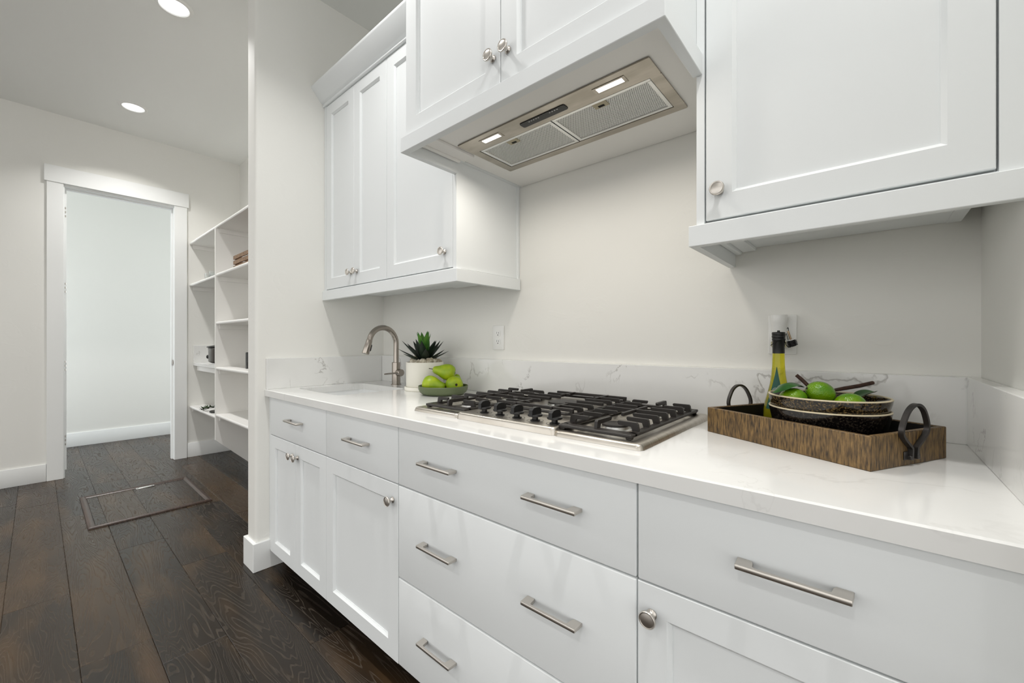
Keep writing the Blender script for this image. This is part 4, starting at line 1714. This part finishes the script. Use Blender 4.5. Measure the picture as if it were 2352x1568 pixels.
g = G()
g.tube([npt(-0.0255, 0.006, 0.2195), npt(-0.018, 0.009, 0.226), npt(-0.006, 0.0165, 0.2345), npt(0.006, 0.0165, 0.2365), npt(0.0155, 0.006, 0.2365)], 0.0009, 6)
g.tube([npt(0.0155, 0.004, 0.2450), npt(0.0185, 0.004, 0.2520), npt(0.0215, 0.004, 0.2420), npt(0.0235, 0.004, 0.2330)], 0.0009, 6)
g.tube([npt(0.0145, 0.004, 0.2300), npt(0.0180, 0.004, 0.2210), npt(0.0235, 0.004, 0.2145), npt(0.030, 0.004, 0.2150)], 0.0010, 6)
g.tube([npt(0.0205, 0.004, 0.2640), npt(0.0225, 0.004, 0.2680), npt(0.0240, 0.004, 0.2660), npt(0.0245, 0.004, 0.2570)], 0.0009, 6)
obj('wire_bail', g, 'black_plastic', ob, label='thin black closure wire')
g = G()
A_, B_ = npt(0.0225, 0.004, 0.2590), npt(0.0310, 0.004, 0.2335)
g.tube([A_, A_ + (B_ - A_) * 0.1, B_], [0.0018, 0.0026, 0.0028], 10)
obj('stopper_pin', g, 'tan_metal', ob, label='copper coloured stopper pin')
ax = (B_ - A_).normalized()
g = G()
C_ = npt(0.0325, 0.004, 0.2290)
g.tube([C_ - ax * 0.005, C_ - ax * 0.004, C_ + ax * 0.012], [0.0090, 0.0095, 0.0080], 16)
for k in range(4):
    q = C_ + ax * (-0.002 + k * 0.0038)
    g.tube([q - ax * 0.0006, q + ax * 0.0006], [0.0125, 0.0125], 16)
st = obj('stopper', g, 'black_plastic', ob, label='black ribbed rubber stopper', smooth=30)
g = G()
g.tube([C_ - ax * 0.0072, C_ - ax * 0.0058], [0.0105, 0.0105], 16)
obj('stopper_disc', g, 'white_plastic', st)

# ------------------------------------------------------------------ pantry shelving
XD = -4.2145         # divider centre
ps = thing('pantry_shelving', 'white built-in pantry shelving with an upright divider beyond the partition', 'shelving', (-3.8, 1.2, 0))
SYF = 1.0


def shelf(x0, x1, zt, y0=SYF):
    th = 0.022
    g = G()
    prof = [(y0 + 0.004, zt), (YB - 0.001, zt), (YB - 0.001, zt - th), (y0 + 0.004, zt - th), (y0 + 0.001, zt - th + 0.004), (y0, zt - th / 2), (y0 + 0.001, zt - 0.004)]
    a = g.ring([(x0, y, z) for y, z in prof])
    b = g.ring([(x1, y, z) for y, z in prof])
    g.skin([a, b])
    g.cap(a)
    g.cap(b, True)
    return obj('shelf', g, 'shelf_paint', ps)


def cleats(x_left, x_right, zt):
    zb_ = zt - 0.0222
    g = G()
    g.box(x_left, x_left + 0.017, SYF + 0.024, YB - 0.019, zb_ - 0.038, zb_, 0.001)
    obj('cleat', g, 'shelf_paint', ps)
    g = G()
    g.box(x_left, x_right, YB - 0.018, YB - 0.001, zb_ - 0.038, zb_, 0.001)
    obj('cleat', g, 'shelf_paint', ps)


XR2 = XW2 - 0.001
XA = XL + 0.001
shelf(XA, XR2, 2.138)
cleats(XA, XD - 0.011, 2.138)
cleats(XD + 0.011, XR2, 2.138)
shelf(XA, XD - 0.0105, 1.722)
cleats(XA, XD - 0.011, 1.722)
shelf(XA, XD - 0.0105, 0.512)
cleats(XA, XD - 0.011, 0.512)
for z in (1.727, 1.318, 0.934, 0.534):
    shelf(XD + 0.0105, XR2, z)
    cleats(XD + 0.011, XR2, z)
g = G()
poly = [(SYF - 0.003, 2.1155), (YB - 0.001, 2.1155), (YB - 0.001, 0.0), (1.322, 0.0), (SYF - 0.003, 0.312)]
a = g.ring([(XD - 0.010, y, z) for y, z in poly])
b = g.ring([(XD + 0.010, y, z) for y, z in poly])
g.skin([a, b])
g.cap(a)
g.cap(b, True)
obj('divider', g, 'shelf_paint', ps)
pc = obj('pantry_worktop', G().box(XA, XD - 0.0105, 1.028, YB - 0.001, 0.912, 0.942, 0.002), 'quartz_top')
tag(pc, 'short white quartz worktop in the pantry shelving under the slow cooker', 'worktop')
sp = obj('backsplash', G().box(XA, XA + 0.018, 1.030, YB - 0.02, 0.942, 1.112, 0.0015), 'quartz_splash')
tag(sp, 'small white quartz upstand in the pantry beside the slow cooker', 'backsplash')
obj('apron_board', G().box(XA + 0.02, XD - 0.0105, 1.056, 1.074, 0.862, 0.9115, 0.001), 'shelf_paint', ps)

# things on the pantry shelves
sl = thing('slow_cooker', 'steel and black slow cooker on the pantry worktop, half behind the divider', 'slow cooker', (-4.500, 1.140, 0.942))
T = Matrix.Translation((-4.500, 1.140, 0.942))
obj('crock_body', G().lathe([(0, 0.022), (0.118, 0.022), (0.124, 0.032), (0.124, 0.135), (0.127, 0.140), (0.127, 0.148), (0.122, 0.150), (0, 0.150)], 36, T), 'cooker_steel', sl, smooth=40)
obj('lid', G().lathe([(0, 0.1505), (0.126, 0.1505), (0.138, 0.156), (0.134, 0.164), (0.08, 0.176), (0, 0.182)], 36, T), 'black_plastic', sl, smooth=40)
obj('base_ring', G().lathe([(0, 0.012), (0.095, 0.012), (0.116, 0.021), (0, 0.0218)], 36, T), 'black_plastic', sl, smooth=40)
for a in (0.6, 2.2, 3.7, 5.3):
    obj('foot', G().lathe([(0, 0), (0.010, 0), (0.008, 0.013), (0, 0.013)], 10, T @ Matrix.Translation((0.075 * math.cos(a), 0.075 * math.sin(a), 0))), 'black_plastic', sl)
hd = Vector((-0.72, -0.69, 0))
p = Vector((-4.500, 1.140, 1.010)) + hd * 0.122
obj('side_knob', G().tube([p, p + hd * 0.018, p + hd * 0.020, p + hd * 0.034], [0.008, 0.010, 0.020, 0.017], 12), 'black_plastic', sl)

tumbler = thing('tumbler', 'clear glass tumbler on the pantry shelf nearest the doorway wall', 'glass', (-4.690, 1.060, 1.7222), group='glass tumblers on the pantry shelf')
g = G()
g.lathe([(0, 0), (0.027, 0), (0.029, 0.004), (0.033, 0.063), (0.0335, 0.065), (0.031, 0.065), (0.027, 0.010), (0, 0.008)], 20)
obj('glass_wall', g, 'clear_glass', tumbler, local=True, center=False, smooth=50)
dup(tumbler, (-4.585, 1.070, 1.7222), label='clear glass tumbler in the middle of the row on the pantry shelf')
dup(tumbler, (-4.500, 1.052, 1.7222), label='clear glass tumbler touching the pantry divider')

cr = thing('wooden_crate', 'small brown slatted wooden crate on the pantry shelf, partly behind the partition', 'crate', (-3.55, 1.10, 1.7272))
cx0, cx1, cy0, cy1 = -3.862, -3.33, 1.035, 1.225
for k, z in enumerate((1.7275, 1.7660, 1.8060)):
    hh = 0.026 if k == 0 else 0.029
    for y in (cy0, cy1 - 0.010):
        obj('slat', G().box(cx0, cx1, y, y + 0.010, z, z + hh, 0.001), 'crate_wood', cr)
    for x in (cx0 + 0.001, cx1 - 0.011):
        obj('slat', G().box(x, x + 0.010, cy0 + 0.010, cy1 - 0.010, z, z + hh, 0.001), 'crate_wood', cr)
for x in (cx0 + 0.012, cx1 - 0.024):
    for y in (cy0 + 0.0105, cy1 - 0.0225):
        obj('corner_post', G().box(x, x + 0.012, y, y + 0.012, 1.7275, 1.835, 0.0008), 'crate_wood', cr)
obj('crate_bottom', G().box(cx0 + 0.012, cx1 - 0.012, cy0 + 0.0105, cy1 - 0.0105, 1.7275, 1.7335), 'crate_wood', cr)

jr = obj('storage_canister', G().lathe([(0, 0), (0.050, 0), (0.052, 0.003), (0.052, 0.125), (0.048, 0.130), (0, 0.130)], 28, Matrix.Translation((-3.742, 1.140, 0.9342))), 'jar_dark', smooth=40)
tag(jr, 'dark canister on the waist-high pantry shelf at the partition edge', 'canister')

# garland on a board, with a white pot behind
bd = obj('serving_board', G().lathe([(0, 0), (0.105, 0), (0.110, 0.004), (0.110, 0.010), (0.106, 0.013), (0, 0.013)], 36, Matrix.Translation((-4.465, 1.125, 0.5122))), 'jar_dark', smooth=40)
tag(bd, 'dark round board under the greenery on the low pantry shelf', 'board')
cnt = obj('white_canister', G().lathe([(0, 0), (0.060, 0), (0.062, 0.004), (0.062, 0.092), (0.058, 0.096), (0, 0.097)], 32, Matrix.Translation((-4.56, 1.290, 0.5122))), 'white_plastic', smooth=40)
tag(cnt, 'white lidded canister at the back of the low pantry shelf', 'canister')
ga = thing('leaf_garland', 'small green leafy garland draped over the dark board on the low pantry shelf', 'garland', (-4.5, 1.1, 0.53))
path = smooth_path([(-4.640, 1.008, 0.516), (-4.585, 1.022, 0.534), (-4.530, 1.040, 0.545), (-4.475, 1.075, 0.552), (-4.430, 1.110, 0.555), (-4.385, 1.135, 0.555)], 5)
obj('vine_stem', G().tube(path, 0.0022, 6), 'stem_brown', ga)
gleaf = leaf_mesh('leaf', 0.040, 0.010, 'garland_leaf', 0.15, 0.001)
rr = random.Random(3)
for i in range(34):
    p = path[int(rr.uniform(0, len(path) - 1))]
    o = bpy.data.objects.new('leaf', gleaf)
    COL.objects.link(o)
    o.parent = ga
    o.location = Vector(p) - WP[ga.name] + Vector((rr.uniform(-0.006, 0.006), rr.uniform(-0.006, 0.006), rr.uniform(0, 0.010)))
    o.rotation_euler = (rr.uniform(0.0, 0.9), rr.uniform(-0.5, 0.5), rr.uniform(0, 6.28))

# ------------------------------------------------------------------ floor hatch
ht = thing('floor_hatch', 'crawl space hatch in the dark plank floor with a raised moulding frame', 'hatch', ((HX0 + HX1) / 2, (HY0 + HY1) / 2, 0))


def moulding(p0, p1, inward):
    """half-round moulding with mitred ends"""
    p0, p1, inn = Vector(p0), Vector(p1), Vector(inward)
    d = (p1 - p0).normalized()
    wd = 0.034
    prof = [(0, 0.0003), (0.0, 0.006), (0.005, 0.011), (0.013, 0.0135), (0.022, 0.0115), (0.030, 0.006), (0.034, 0.003), (0.034, 0.0003)]
    g = G()
    a = g.ring([p0 + inn * u + d * u + Vector((0, 0, z)) for u, z in prof])
    b = g.ring([p1 + inn * u - d * u + Vector((0, 0, z)) for u, z in prof])
    g.skin([a, b])
    g.cap(a)
    g.cap(b, True)
    return obj('moulding', g, 'hatch_moulding', ht, smooth=50)


moulding((HX0, HY0, 0), (HX1, HY0, 0), (0, 1, 0))
moulding((HX1, HY1, 0), (HX0, HY1, 0), (0, -1, 0))
moulding((HX0, HY1, 0), (HX0, HY0, 0), (1, 0, 0))
moulding((HX1, HY0, 0), (HX1, HY1, 0), (-1, 0, 0))
ys = [HY0 + 0.0345, 0.294, 0.488, 0.682, HY1 - 0.0345]
for y0, y1 in zip(ys, ys[1:]):
    g = G()
    g.box(HX0 + 0.0345, HX1 - 0.0345, y0 + 0.0003, y1 - 0.0003, 0.0003, 0.0030, 0.001)
    obj('plank', g, 'oak_board', ht, smooth=20)
hx, hy = -4.305, 0.560
g = G()
g.prism([(hx - 0.010, hy - 0.055), (hx + 0.010, hy - 0.055), (hx + 0.016, hy - 0.045), (hx + 0.016, hy + 0.045), (hx + 0.010, hy + 0.055), (hx - 0.010, hy + 0.055), (hx - 0.016, hy + 0.045), (hx - 0.016, hy - 0.045)], 0.0031, 0.0085, bev=0.001)
hp = obj('pull_plate', g, 'burner_aluminium', ht, label='bright metal lift plate')
for s in (-0.042, 0.042):
    obj('screw', G().lathe([(0, 0.0086), (0.006, 0.0086), (0.005, 0.0094), (0, 0.0094)], 10, Matrix.Translation((hx, hy + s, 0))), 'gap_dark', hp)
